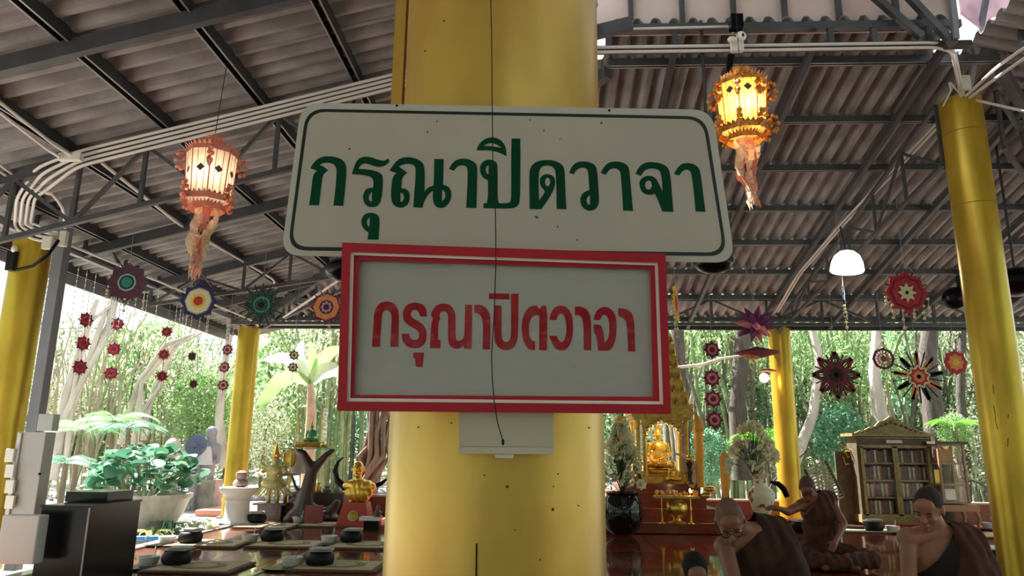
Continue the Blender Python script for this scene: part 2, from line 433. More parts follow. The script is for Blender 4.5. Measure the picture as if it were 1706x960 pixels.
def truss(name, top, bot, ndiv, label, w=.045, m=None, group=None, post=True):
    """top/bot: pairs of end points"""
    m = m or M_steel
    t = thing(name, label, 'truss', tuple(bot[0]), group=group)
    a, b = map(Vector, top); c, d = map(Vector, bot)
    MB().bar(a, b, w, w).build('chord', m, t); MB().bar(c, d, w, w).build('chord', m, t)
    for i in range(ndiv+1):
        f = i/ndiv; p, q = a.lerp(b, f), c.lerp(d, f)
        if post: MB().bar(p, q, w*.75, w*.75, (0, 1, 0)).build('web_post', m, t)
        if i < ndiv:
            f2 = (i+1)/ndiv
            MB().bar(*( (c.lerp(d, f), a.lerp(b, f2)) if i % 2 == 0 else (a.lerp(b, f), c.lerp(d, f2)) ), w*.7, w*.7, (0, 1, 0)).build('web_diagonal', m, t)
    return t
truss('roof_truss', ((-5.3, 5.87, zl(-5.3)-.06), (-.6, 5.87, zl(-.6)-.06)), ((-5.3, 5.87, zl(-5.3)-.62), (-.6, 5.87, zl(-.6)-.62)), 8, 'grey steel truss hanging under the rafter that carries the white conduits')
truss('roof_truss', ((-5.4, 9.5, zl(-5.4)-.06), (-2.2, 9.5, zl(-2.2)-.06)), ((-5.4, 9.5, 3.05), (-2.2, 9.5, 3.55)), 5, 'grey steel truss across the left slope behind the dark star mandala')
truss('roof_truss', ((-5.3, 7, 3.75), (-5.36, 12.9, 3.72)), ((-5.3, 7, 3.32), (-5.36, 12.9, 3.32)), 7, 'grey eave truss from the left column back to the far left column')
truss('roof_truss', ((-5.36, 12.0, 3.66), (9.2, 12.0, 3.66)), ((-5.36, 12.0, 3.24), (9.2, 12.0, 3.24)), 16, 'long grey truss across the pavilion above the far columns', w=.05)
truss('roof_truss', ((4.1, 7.1, zf(7.1)-.1), (4.1, 12.6, zf(12.6)-.08)), ((4.1, 7.1, zf(7.1)-.75), (4.1, 12.6, 3.2)), 7, 'dark triangulated truss from the right column to the far right column', w=.04)
truss('roof_truss', ((4.6, 6.9, zf(6.9)-.1), (8.6, 10.9, zf(10.9)-.1)), ((4.6, 6.9, zf(6.9)-.7), (8.6, 10.9, zf(10.9)-.7)), 6, 'grey hip truss falling away to the right of the right column', w=.045)
truss('roof_truss', ((-5.0, 12.6, 3.42), (-.9, 8.3, 4.4)), ((-5.0, 12.6, 3.26), (-.9, 8.3, 3.75)), 6, 'grey hip truss rising from the far left column', w=.045)
# far fascia
beam((-5.6, 12.95, 3.345), (10.5, 12.95, 3.345), .08, .09, 'dark fascia beam lying on the far columns', m=M_steel_d)
beam((-5.33, 6.4, 3.3), (-5.36, 12.9, 3.33), .07, .08, 'pale eave beam over the left columns', m=M_post)
beam((-6.0, 2, 3.2), (-6.0, 13.4, 3.2), .03, .12, 'pale edge board of the left eave', m=M_post)
# upper ring beam and clerestory wall
YR = 6.2
beam((-.2, YR, 4.86), (3.95, YR-.02, 4.86), .08, .05, 'lower grey ring beam under the paired conduits by the lit lantern', m=M_steel_d)
beam((-.2, YR, 5.085), (3.9, YR, 5.085), .06, .07, 'upper grey ring beam below the pinkish wall panels', m=M_steel)
for i, X in enumerate((.62, 1.25, 1.9, 2.7, 3.1, 3.6)):
    beam((X, YR, 4.86), (X, YR, 5.06), .05, .05, ORD[i]+' short stub post between the two ring beams, from the central column', 'stub posts between the ring beams')
wall = tagp(thing('wall_upper', None, None, (0, 0, 0)), kind='structure')
M_pink = mat('pinkish_wall_panel', (.62, .50, .47), .6, 0, .1, 2, var2=(.60, .42, .42))
bx = [at(px, 25, YR+.1).x for px in (965, 1050, 1135, 1220, 1305, 1395, 1490, 1585)]
for i in range(7):
    MB().box(((bx[i]+bx[i+1])/2, YR+.1, 5.5), (bx[i+1]-bx[i]-.008, .02, .85)).build('wall_panel', M_pink, wall)
for i in range(8):
    MB().box((bx[i], YR+.06, 5.5), (.045, .05, .85)).build('wall_rib', M_steel, wall)
beam(at(1440, -20, 6.1), at(1535, 62, 6.1), .06, .06, 'grey diagonal brace in front of the panels, left of a pair', m=M_steel)
beam(at(1500, -20, 6.08), at(1590, 75, 6.08), .06, .06, 'grey diagonal brace in front of the panels, right of a pair', m=M_steel)
beam(at(1583, -30, 6.05), at(1592, 66, 6.05), .05, .05, 'pale upright post left of the bright roof opening', m=M_post)
beam(at(1648, -30, 6.3), at(1612, 165, 6.9), .045, .045, 'slanted pale post rising from the right column past the roof opening', m=M_post)
beam(at(1690, -10, 6.3), at(1706, 70, 6.3), .06, .06, 'dark post at the upper right picture corner', m=M_steel)
ur = MB().box((2.6, .4, 6.6), (5.0, 13.0, .04)); tagp(ur.build('ceiling_lantern', M_sheet), kind='structure')
# small translucent sheet by the roof opening
p = [at(1592, -30, 6.5), at(1600, 22, 6.5), at(1640, 52, 6.5), at(1652, 30, 6.5), at(1670, 24, 6.5), at(1700, -5, 6.5), at(1700, -40, 6.5)]
tagp(MB().add(p+[q+Vector((0, .02, .01)) for q in p], [tuple(range(7)), tuple(range(7, 14))[::-1]]+[(i, (i+1) % 7, 7+(i+1) % 7, 7+i) for i in range(7)]).build(
    'skylight_sheet', mat('translucent_roof_sheet', (.62, .50, .55), .5, 0, .2, 5, trans=.5)), 'torn translucent pinkish roof sheet beside the bright roof opening', 'sheet')

# ---- columns
def column(a, Y, ztop, rad, label, m, bands=(), z0=0.0):
    t = thing('column', label, 'column', (a*Y, Y, z0))
    c = (a*Y, Y, 0)
    MB().lathe([(rad, z0), (rad, ztop)], c, 48).build('shaft', m, t, smooth=True)
    for z in bands: MB().lathe([(rad+.001, z-.004), (rad+.0025, z), (rad+.001, z+.004)], c, 48).build('joint_ring', mat('column_joint', (.22, .14, .03), .6), t, smooth=True)
    return t
cR = column(.6125, 7.0, 4.70, .195, 'tall gold painted column at right with cracked paint', M_gold_paint, (4.33, 3.56))
ck = MB()
for (a0, b0, a1, b1) in ((1650, 640, 1651, 655), (1648, 675, 1652, 690), (1652, 690, 1650, 703), (1651, 703, 1657, 715), (1680, 730, 1679, 745), (1681, 690, 1680, 697)):
    q0, q1 = at(a0, b0, 6.8), at(a1, b1, 6.8); ck.bar(q0, q1, .006, .006)
cc_ = Vector((.6125*7, 7, 0))
ck.v = [Vector((*(cc_.xy+((v.xy-cc_.xy).normalized()*(.1955+.001*(i % 2)))), v.z)) for i, v in enumerate(ck.v)]
ck.build('paint_crack', mat('paint_crack', (.10, .06, .02), .8), cR)
cFL = column(-.4186, 12.9, 3.31, .19, 'gold painted column at the far left behind the white pedestal', M_gold_paint)
cFR = column(.3263, 12.9, 3.31, .19, 'gold painted column at the far right with a small lit lamp', M_gold_paint)
cL = column(-.757, 7.0, 3.22, .175, 'gold painted column at the left edge with cables and switch box', M_gold_paint)
po = MB().box((-4.98, 7.0, 1.8), (.11, .11, 3.6)).build('steel_post', M_post)
tagp(bevel(po), 'grey square steel post standing against the left gold column', 'post')
po = MB().box((-4.80, 6.75, 3.55), (.10, .10, .5)).build('steel_post', M_post)
tagp(bevel(po), 'short grey post above the left column, behind the bundle of conduits', 'post')
# main column
DC = 1.72; RC = .25; AC = -.0622
cM = column(AC, DC, 4.2, RC, 'broad gold painted column in the centre carrying both signs', M_gold_c)
mcx = AC*DC
sm = MB(); ang = math.atan2(-1, (794-826)/1200*1.55/RC)
def oncol(px, py, dr=.0012):
    a, r = ray(px, py)   # intersect ray with main column front
    # |(aY-mcx, Y-DC)| = RC
    A = a*a+1; B = -2*(a*mcx+DC); Cc = mcx*mcx+DC*DC-(RC+dr)**2
    Y = (-B-math.sqrt(max(0, B*B-4*A*Cc)))/(2*A); return Vector((a*Y, Y, EYE+r*Y))
sm.bar(oncol(794, 906), oncol(793, 975), .0028, .002); sm.build('shaft_crack', M_blackm, cM)
sp = MB()
for x, y, s in ((740, 35, 3), (708, 85, 3), (697, 712, 2), (807, 792, 2), (845, 811, 4), (921, 849, 4), (858, 883, 2), (964, 843, 2), (982, 713, 2), (900, 933, 2), (752, 705, 2), (922, 811, 2), (930, 790, 2)):
    q = oncol(x, y, .0006); d = (q-Vector((mcx, DC, q.z))).normalized(); sp.ell(q, (s*.0009, .0015, s*.0008), 8, 5)
sp.build('paint_chip', mat('paint_chip', (.12, .09, .03), .8), cM)
# narrow gold pipe behind its left edge
t = thing('gold_downpipe', 'narrow gold painted square pipe behind the left edge of the central column', 'pipe', (-.255, 1.80, 1.62))
q = at(666, 90, 1.8)
MB().box((q.x, 1.8, 2.9), (.030, .03, 2.6)).build('pipe_body', M_gold_c, t)
MB().box((q.x+.026, 1.83, 2.9), (.018, .02, 2.6)).build('pipe_backing', mat('rusty_brown', (.12, .035, .02), .7), t)
# ================= SIGNS =================
def plane(y0, k, z0):
    def f(px, py, off=0.0):
        a, r = ray(px, py); Y = (y0-off+k*(EYE-z0))/(1-k*r); return Vector((a*Y, Y, EYE+r*Y))
    return f
GP = plane(1.405, .10, 1.56); RP = plane(1.372, -.07, 1.50)
def chaikin(p, it=2):
    for _ in range(it):
        q = []; n = len(p)
        for i in range(n):
            a, b, c = Vector(p[i-1]), Vector(p[i]), Vector(p[(i+1) % n])
            u, v = (b-a), (c-b)
            ang = abs(math.degrees(u.angle_signed(v))) if u.length > 1e-6 and v.length > 1e-6 else 0
            if ang > 52: q.append(tuple(b))
            else: q += [tuple(b-u*.25), tuple(b+v*.25)]
        p = q
    return p
def glyph(polys, org, s, P, m, parent, off=.0012, name='letter'):
    cu = bpy.data.curves.new('g', 'CURVE'); cu.dimensions = '2D'; cu.fill_mode = 'BOTH'; cu.extrude = .5
    for pl in polys:
        pts = chaikin([(x, -y) for x, y in pl])
        sp = cu.splines.new('POLY'); sp.points.add(len(pts)-1); sp.use_cyclic_u = True
        for i, q in enumerate(pts): sp.points[i].co = (q[0], q[1], 0, 1)
    o = bpy.data.objects.new('g', cu); C.objects.link(o)
    dg = bpy.context.evaluated_depsgraph_get(); me = bpy.data.meshes.new_from_object(o.evaluated_get(dg))
    bpy.data.objects.remove(o); inv = wmat(parent).inverted()
    for v in me.vertices:
        px, py = org[0]+v.co.x/s, org[1]-v.co.y/s
        v.co = inv @ P(px, py, off*(1 if v.co.z > 0 else .1))
    me.name = name; return link(name, me, m, parent)
def ellp(cx, cy, rx, ry, n=16): return [(cx+rx*math.cos(2*math.pi*i/n), cy+ry*math.sin(2*math.pi*i/n)) for i in range(n)]

gs = thing('sign_board', 'white rounded sign board with dark green Thai lettering, the upper sign on the column', 'sign', tuple(GP(845, 430)))
def rrect(tl, tr, br, bl, rad, n=8):
    """rounded quad in pixel space"""
    P = [Vector(x) for x in (tl, tr, br, bl)]; out = []
    for i in range(4):
        a, b, c = P[i-1], P[i], P[(i+1) % 4]
        u = (a-b).normalized()*rad; v = (c-b).normalized()*rad
        for k in range(n+1):
            t = k/n; out.append((b+u)*(1-t)**2+b*2*t*(1-t)+(b+v)*t*t)
    return out
def slab(outer, P, o0, o1, m, name, parent, inner=None):
    """plate (or ring when inner given) between offsets o0 (back) and o1 (front)"""
    mb = MB(); n = len(outer)
    if inner is None:
        v = [P(*q, o1) for q in outer]+[P(*q, o0) for q in outer]
        mb.add(v, [tuple(range(n)), tuple(range(n, 2*n))[::-1]]+[(i, n+i, n+(i+1) % n, (i+1) % n) for i in range(n)])
    else:
        v = [P(*q, o1) for q in outer]+[P(*q, o1) for q in inner]+[P(*q, o0) for q in outer]+[P(*q, o0) for q in inner]
        for i in range(n):
            j = (i+1) % n
            mb.f += [(i, j, n+j, n+i), (2*n+i, 3*n+i, 3*n+j, 2*n+j), (i, 2*n+i, 2*n+j, j), (n+i, n+j, 3*n+j, 3*n+i)]
        mb.v = v
    return mb.build(name, m, parent)
O = rrect((502, 171), (1187, 183), (1225, 438), (468, 426), 34)
slab(O, GP, -.016, .0, M_sign_edge, 'board', gs)
I1 = rrect((510, 181), (1176, 194), (1212, 427), (479, 417), 32)
I2 = rrect((515, 186), (1171, 199), (1206, 421), (485, 411), 29)
slab(I1, GP, 0, .0008, M_black_line, 'border_line', gs, I2)
I3 = [q for q in I2]
slab(I3, GP, 0, .0004, M_sign_w, 'board_face', gs)
bl = MB()
for x, y in ((661, 176), (1015, 184)): 
    q = GP(x, y, .001); bl.ell(q, (.0028, .002, .0028), 10, 6)
bl.build('bolt', M_blackm, gs)
st = MB()
for x, y, sx, sy in ((894, 362, 4, 2.4), (883, 200, 1.5, 2), (906, 218, 1.5, 2), (929, 378, 2, 1.5), (933, 232, 1, 2), (712, 220, 2, 2), (728, 202, 1.5, 2), (582, 248, 2.5, 2), (961, 400, 1.5, 1.5), (1002, 205, 2, 3)):
    q = GP(x, y, .0006); st.ell(q, (sx*.0011, .0006, sy*.0011), 8, 4, Matrix.Rotation(R(30), 3, 'Y'))
st.build('rust_spot', mat('rust_spot', (.10, .06, .045), .8), gs)
c1, c2, c3, c4 = ((500, 220), 5.05), ((640, 220), 5.05), ((780, 220), 5.05), ((930, 220), 5.054)
GREEN = [
 (c1, [[(85,305),(110,262),(150,222),(200,205),(260,203),(320,215),(365,240),(388,280),(390,350),(378,490),(362,622),(280,618),(295,500),(308,330),(300,290),(275,265),(235,257),(190,262),(165,277),(200,292),(237,322),(205,345),(188,375),(175,480),(158,618),(75,616),(92,500),(105,380),(120,345),(140,325)]]),
 (c1, [[(435,355),(448,310),(470,250),(500,218),(545,206),(600,212),(650,232),(690,240),(715,240),(738,222),(752,240),(740,262),(715,282),(675,295),(630,290),(585,272),(545,262),(510,275),(492,310),(540,312),(600,320),(650,332),(685,352),(698,385),(694,480),(685,560),(668,605),(640,628),(600,635),(560,622),(535,590),(528,550),(535,510),(555,480),(590,468),(612,470),(618,430),(612,395),(590,375),(550,365),(490,358)],[(605,503),(585,525),(576,550),(582,575),(603,588)]]),
 (c1, [[(568,905),(575,845),(540,822),(517,785),(513,745),(528,705),(560,682),(605,678),(645,690),(668,720),(668,790),(660,907)],[(587,718),(568,735),(560,765),(570,790),(582,797)]]),
 (c2, [[(45,325),(75,280),(105,240),(150,215),(205,210),(265,220),(315,248),(340,290),(342,400),(338,500),(370,465),(415,450),(420,350),(422,226),(502,228),(498,345),(496,442),(540,458),(562,490),(566,540),(552,590),(520,628),(480,642),(440,632),(415,600),(408,540),(412,495),(385,510),(355,550),(335,590),(322,637),(245,633),(252,520),(262,420),(266,320),(258,285),(225,268),(180,268),(135,283),(125,293),(160,315),(195,345),(165,365),(148,400),(145,475),(180,475),(208,500),(218,545),(208,595),(180,628),(135,640),(90,625),(65,590),(57,540),(62,450),(70,390),(85,360),(105,347),(75,335)],[(136,510),(160,520),(168,550),(158,580),(138,590)],[(487,487),(508,500),(516,530),(508,565),(487,580)]]),
 (c2, [[(545,310),(570,265),(605,235),(650,222),(700,225),(750,245),(778,275),(784,320),(782,420),(776,640),(690,637),(698,500),(703,380),(703,310),(685,285),(650,278),(615,290),(585,327)]]),
 (c3, [[(128,640),(128,602),(155,598),(165,560),(168,480),(165,405),(130,390),(105,355),(97,310),(105,270),(135,240),(180,230),(220,240),(243,265),(248,310),(248,450),(248,580),(262,600),(320,600),(350,592),(360,570),(362,480),(362,200),(365,55),(438,55),(440,200),(438,450),(435,580),(420,620),(385,642),(300,645)],[(172,280),(155,290),(146,315),(152,345),(170,357)]]),
 (c3, [[(70,155),(85,110),(120,70),(170,47),(215,43),(265,60),(300,95),(320,140),(322,205),(280,180),(220,160),(160,152)],[(130,115),(170,95),(205,92),(245,105),(280,135),(210,120)]]),
 (c3, [[(517,648),(515,500),(514,330),(530,285),(570,250),(630,235),(700,235),(760,252),(800,285),(812,330),(815,450),(827,650),(745,648),(742,500),(738,350),(725,305),(700,285),(655,280),(615,295),(595,330),(592,440),(597,575),(645,510),(640,490),(615,465),(601,425),(605,385),(630,360),(665,352),(705,362),(730,390),(732,430),(722,480),(690,540),(650,600),(615,650)],ellp(668,420,22,36)]),
 (c4, [[(92,345),(108,300),(140,262),(185,247),(240,248),(295,265),(322,295),(332,360),(338,470),(345,580),(335,625),(305,655),(265,665),(225,652),(195,620),(185,580),(190,540),(215,508),(250,493),(263,485),(258,400),(252,330),(235,305),(200,298),(165,310),(140,335),(132,357)],[(268,532),(248,545),(237,575),(245,605),(268,615)]]),
 (c4, [[(358,345),(380,300),(415,262),(465,247),(520,250),(570,268),(598,300),(605,380),(617,520),(630,665),(547,662),(538,500),(528,370),(522,330),(495,308),(460,305),(425,322),(400,362)]]),
 (c4, [[(652,352),(670,310),(705,270),(755,252),(820,254),(885,270),(930,305),(945,370),(955,480),(970,672),(878,670),(850,600),(815,520),(770,532),(720,520),(690,480),(682,430),(695,395),(735,370),(780,367),(820,385),(845,430),(878,500),(875,420),(865,345),(845,318),(800,305),(750,310),(715,335),(697,370)],ellp(760,447,29,38)]),
 (c4, [[(975,352),(1000,305),(1035,270),(1085,258),(1140,268),(1180,295),(1198,340),(1212,450),(1240,672),(1157,670),(1148,560),(1135,440),(1122,350),(1105,322),(1075,314),(1045,330),(1018,367)]])]
for (org, s), pl in GREEN: glyph(pl, org, s, GP, M_sign_g, gs)

rs = thing('framed_sign', 'red framed glazed sign with red Thai lettering, the lower sign on the column', 'sign', tuple(RP(845, 688)))
def q4(a, b, c, d): return [a, b, c, d]
o_ = q4((570, 404), (1109, 423), (1118, 690), (562, 685))
i_ = q4((584, 420), (1096, 438), (1105, 674), (578, 669))
slab(o_, RP, -.045, .010, M_red_frame, 'frame', rs, i_)
w1 = q4((588, 424), (1092, 440), (1101, 671), (580, 665)); 
slab(q4((584, 419.5), (1096, 437.5), (1105.5, 674.5), (577.5, 669.5)), RP, -.044, .0045, mat('white_fillet_paint', (.85, .84, .80), .5), 'white_fillet', rs, q4((589.5, 425), (1091, 442.5), (1099, 669), (583.5, 663.5)))
slab(q4((589, 424.5), (1091.5, 442), (1099.5, 669.5), (583, 664)), RP, -.042, -.003, M_red_frame, 'inner_frame', rs, q4((599, 434), (1083, 449), (1088, 661.5), (590.5, 658)))
slab(q4((597, 432), (1085, 447), (1090, 664), (588.5, 660)), RP, -.030, -.016, M_panel, 'panel', rs)
slab(q4((597, 432), (1085, 447), (1090, 664), (588.5, 660)), RP, -.0085, -.007, glassmat(), 'glass_pane', rs)
e1, e2, e3, e4 = ((610, 480), 6.857), ((710, 480), 6.859), ((860, 480), 6.857), ((950, 480), 6.857)
RED = [
 (e1, [[(65,672),(78,500),(88,300),(110,225),(155,170),(225,150),(300,162),(350,210),(375,290),(373,450),(365,675),(275,672),(285,500),(292,330),(280,280),(245,250),(205,258),(182,290),(170,450),(155,672)]]),
 (e1, [[(692,327),(620,325),(605,280),(575,252),(540,250),(512,275),(510,320),(540,350),(600,380),(655,420),(685,480),(692,560),(675,630),(630,675),(570,692),(500,685),(440,645),(410,590),(408,522),(490,522),(498,560),(525,590),(565,595),(600,575),(608,530),(590,490),(540,455),(480,425),(435,385),(418,320),(425,250),(460,195),(520,168),(590,165),(650,190),(685,235),(695,280)]]),
 (e1, [[(538,738),(660,738),(645,905),(565,900),(560,805),(540,805)]]),
 (e2, [[(42,688),(50,500),(60,390),(78,350),(52,312),(75,245),(120,195),(190,172),(260,185),(310,230),(335,300),(335,450),(335,570),(350,600),(385,605),(415,585),(435,550),(440,400),(445,190),(525,190),(525,450),(520,698),(430,692),(430,660),(395,690),(340,700),(290,680),(255,630),(248,560),(250,400),(250,300),(225,268),(190,265),(160,285),(150,315),(165,352),(145,380),(138,450),(135,590),(165,595),(163,690)]]),
 (e2, [[(550,190),(620,190),(680,220),(720,275),(735,340),(735,500),(730,705),(645,702),(650,500),(645,360),(620,310),(585,285),(550,285)]]),
 (e2, [[(775,200),(862,200),(862,400),(862,560),(880,605),(915,622),(950,605),(968,560),(970,400),(970,65),(1055,65),(1052,350),(1050,560),(1030,640),(985,695),(925,715),(860,705),(805,660),(778,590),(775,400)]]),
 (e2, [[(718,58),(952,65),(950,132),(716,126)]]),
 (e3, [[(215,708),(150,708),(100,650),(70,560),(60,440),(75,330),(115,250),(170,205),(235,198),(262,240),(300,200),(340,205),(352,260),(355,450),(350,712),(262,710),(265,500),(265,310),(220,308),(180,330),(150,390),(145,470),(150,550),(175,600),(215,610)]]),
 (e3, [[(380,365),(395,290),(430,225),(490,200),(550,205),(605,245),(640,320),(652,430),(645,560),(615,650),(565,705),(510,718),(450,695),(405,630),(378,545),(465,548),(480,595),(515,622),(550,600),(570,530),(575,430),(560,340),(535,298),(505,293),(480,310),(465,340),(462,367)]]),
 (e4, [[(52,212),(120,212),(180,235),(220,285),(235,350),(240,500),(240,715),(155,712),(155,550),(150,400),(135,340),(100,308),(52,305)]]),
 (e4, [[(265,365),(285,290),(325,235),(385,212),(450,225),(500,275),(525,350),(532,460),(520,590),(490,670),(455,712),(400,718),(318,712),(310,620),(295,540),(268,500),(268,415),(345,420),(370,460),(385,540),(392,620),(420,600),(445,540),(448,430),(435,350),(410,310),(380,305),(355,325),(345,367)]]),
 (e4, [[(548,232),(620,235),(680,260),(715,310),(730,380),(738,550),(745,727),(660,725),(658,600),(648,450),(635,380),(600,340),(548,318)]])]
RPb = plane(1.372+.0165, -.07, 1.50)
for (org, s), pl in RED: glyph(pl, org, s, RPb, M_red_let, rs, off=.0015)

# junction box below the signs
jb = thing('junction_box', 'beige wall box fixed to the column right below the red framed sign', 'box', tuple(at(843, 757, 1.42)))
JP = plane(1.408, 0, 1.1)
slab(q4((764, 640), (921, 645), (922, 745), (765, 744)), JP, -.10, .0, mat('beige_box', (.55, .51, .40), .5, 0, .05, 4), 'box_body', jb)
slab(q4((763, 744.5), (922.5, 745.5), (922.5, 757), (763.5, 756)), JP, -.10, .003, mat('beige_lid', (.60, .56, .45), .5, 0, .05, 4), 'box_lid', jb)
slab(q4((824, 757.5), (856, 757.5), (855, 764), (826, 763)), JP, -.04, .002, M_jbox, 'box_latch', jb)
# thin dangling wire in front of both signs
wr = [(817, -30), (819, 60), (820, 180), (821, 260), (822, 300), (825, 345), (826, 392), (826, 440), (823.5, 520), (821, 560), (819, 590), (820, 632), (824, 675), (829, 705), (834, 722), (838, 737)]
wp = [at(x, y, 1.355+(.015*math.sin(y*.03) if y > 400 else 0) if y < 700 else 1.352) for x, y in wr]
wo = thing('dangling_wire', 'thin dark wire hanging down in front of both signs', 'wire', tuple(wp[-1]))
MB().tube(wp, .0011, 6).build('wire', M_blackm, wo, smooth=True)
MB().ell(wp[-1], (.003, .003, .006), 8, 6).build('wire_knot', M_blackm, wo)

# ================= CONDUITS, BOXES =================
def conduit(pts, label, r=.012, group=None, m=None, nm='conduit'):
    P = []; Q = []
    for a_, b_, Yc in pts:
        for _ in range(60):
            p = at(a_, b_, Yc)
            if p.z < roofz(p.x, p.y)+.02 or Yc < 6.45 and b_ < 100: break
            Yc *= .985
        P.append(p)
    for i, p in enumerate(P):      # soften the corners
        if 0 < i < len(P)-1:
            a, b = (P[i-1]-p), (P[i+1]-p); s = min(.12, a.length*.4, b.length*.4)
            A, B = p+a.normalized()*s, p+b.normalized()*s
            for t in (0, .33, .66, 1): Q.append(A*(1-t)**2+p*2*t*(1-t)+B*t*t)
        else: Q.append(p)
    return tagp(MB().tube(Q, r, 8).build(nm, m or M_white_pipe, smooth=True), label, 'conduit', group)
gl = 'white conduits along the left rafter'
for i in range(4):
    d = i*7.5
    conduit([(680, 118+d, 5.72), (400, 187+d*1.03, 5.72), (130, 252+d*1.1, 5.72), (60+i*10, 280+i*9, 5.8), (28+i*10, 330, 6.2), (24+i*9, 380-i*3, 6.75), (60+i*3, 402-i*8, 6.75), (98, 400-i*4, 6.75)],
            ('topmost', 'second highest', 'third highest', 'lowest')[i]+' of the four white conduits along the left rafter down to the left column', .0145, gl)
conduit([(-20, 155, 5.4), (95, 245, 5.5), (125, 262, 5.6)], 'pale conduit from the left picture edge, upper of a pair along a purlin', .013)
conduit([(-20, 172, 5.4), (80, 250, 5.5), (100, 262, 5.55)], 'pale conduit from the left picture edge, lower of a pair along a purlin', .013)
conduit([(-10, 268, 5.9), (35, 300, 6), (80, 315, 6.1), (105, 345, 6.3), (108, 380, 6.6)], 'white conduit looping from the left edge over the bundle to a round box', .013)
conduit([(-10, 280, 5.9), (35, 308, 6), (80, 322, 6.1)], 'second white conduit from the left edge, just under the looping one', .012)
conduit([(108, 405, 7.0), (260, 467, 8.9), (418, 533, 12.2), (430, 543, 12.5)], 'long white conduit along the left eave beam to the far left column', .016)
conduit([(168, 270, 6.1), (300, 375, 8.5), (455, 465, 11.2), (462, 485, 11.6)], 'white conduit slanting back under the left slope behind the lit lantern', .016)
conduit([(440, 541, 12.6), (640, 541, 12.6)], 'white conduit along the far beam left of the signs', .016)
conduit([(462, 536, 12.3), (555, 473, 10.0), (660, 400, 8.4)], 'pale conduit climbing the far left hip', .02)
gr_ = 'paired conduits on the upper ring beam'
for d in (0, 8):
    conduit([(985, 79+d, 6.12), (1300, 75+d, 6.12), (1560, 71+d, 6.12), (1590-d*.5, 82+d*.6, 6.4), (1603-d*.5, 150, 6.8), (1606-d*.5, 168, 6.85)], ('upper', 'lower')[d > 0]+' white conduit along the ring beam, bending down to the right column', .0145, gr_)
conduit([(985, 50, 6.1), (1215, 44, 6.1), (1222, 55, 6.1)], 'thin white conduit along the upper ring beam, ending at the black box', .012)
for d in (0, 1):
    conduit([(1608+d*8, 158, 6.9), (1560+d*8, 205, 7.5), (1480+d*8, 290, 8.4), (1402+d*6, 372, 9.4), (1330+d*5, 455, 11.0), (1292+d*4, 520, 12.0)], ('left', 'right')[d]+' one of two pale conduits running back from the right column over the bell lamp', .015, 'pair of conduits over the bell lamp')
conduit([(1610, 160, 6.8), (1660, 112, 6.2), (1720, 70, 5.7)], 'white conduit rising from the right column to the right edge, upper one', .014)
conduit([(1615, 163, 6.8), (1665, 126, 6.2), (1720, 88, 5.7)], 'white conduit rising from the right column to the right edge, lower one', .014)
conduit([(1622, 166, 6.85), (1670, 177, 6.5), (1720, 188, 6.2)], 'white conduit leaving the top of the right column towards the right edge', .014)
conduit([(1603, 160, 6.8), (1580, 135, 6.7), (1585, 150, 6.7), (1570, 180, 7.0)], 'coiled white cable loop at the top of the right column', .009)
def jbox(px, py, Y, w, h, label, round_=False, m=None):
    p = at(px, py, Y)
    mb = MB()
    if round_: mb.lathe([(w/2, -.02), (w/2, .02), (w*.4, .028)], p, 18, rot=Matrix.Rotation(R(90), 3, 'X'))
    else: mb.box(p, (w, .05, h))
    o = mb.build('junction_box', m or M_jbox); bevel(o, .006); return tagp(o, label, 'box')
o = jbox(118, 262, 5.6, .20, .07, 'flat ivory junction box where the four left conduits spread')
jbox(81, 318, 6.05, .075, .085, 'small round ivory junction box above the left column', True)
jbox(80, 405, 6.7, .10, .13, 'ivory junction box at the top of the left column')
jbox(106, 398, 6.75, .07, .16, 'second ivory junction box beside the grey post')
jbox(1228, 77, 6.06, .115, .115, 'square ivory junction box on the ring beam above the lit lantern')
jbox(1608, 138, 6.75, .09, .15, 'ivory junction box above the right column')
t = thing('security_camera', 'small white dome fitting with black box hanging under the panels', 'camera', tuple(at(1228, 66, 6.0)))
MB().box(at(1226, 38, 6.0), (.11, .10, .13)).build('black_housing', M_black, t)
MB().ell(at(1235, 60, 5.98), (.05, .035, .045), 14, 9, Matrix.Rotation(R(20), 3, 'Z')).build('dome', M_white, t, smooth=True)
MB().ell(at(1220, 66, 5.98), (.045, .03, .03), 12, 8).build('bracket', M_jbox, t, smooth=True)
MB().ell(at(1238, 58, 5.945), (.012, .006, .018), 10, 6).build('lens', M_blackm, t)
t = thing('bare_bulb_lamp', 'black lamp holder with a small white bulb left of the right lantern', 'lamp', tuple(at(1213, 130, 6.0)))
MB().bar(at(1217, 92, 6.0), at(1214, 122, 6.0), .05, .05).build('lamp_holder', M_black, t)
MB().ell(at(1212, 128, 6.0), (.045, .035, .03), 14, 8).build('bulb', mat('milky_bulb', (.8, .8, .8), .3, 0, 0), t, smooth=True)
t = thing('hanging_cable', 'black cable hooked over the top of the left gold column', 'cable', tuple(at(60, 420, 6.7)))
MB().tube([at(98, 400, 6.65), at(80, 425, 6.62), at(55, 443, 6.62), at(28, 450, 6.65)], .016, 8).build('cable', M_black, t, smooth=True)
t = thing('insulator_bracket', 'dark bracket with white insulator left of the left column top', 'bracket', tuple(at(20, 440, 6.8)))
MB().box(at(20, 435, 6.8), (.08, .06, .20)).build('bracket_body', M_blackm, t)
MB().ell(at(24, 415, 6.78), (.03, .03, .04)).build('insulator', M_white, t, smooth=True)

# ================= LAMPS =================
def glow(loc, power, col, rad=.05):
    l = bpy.data.lights.new('glow', 'POINT'); l.energy = power; l.color = col; l.shadow_soft_size = rad
    o = bpy.data.objects.new('glow', l); C.objects.link(o); o.location = loc; return o
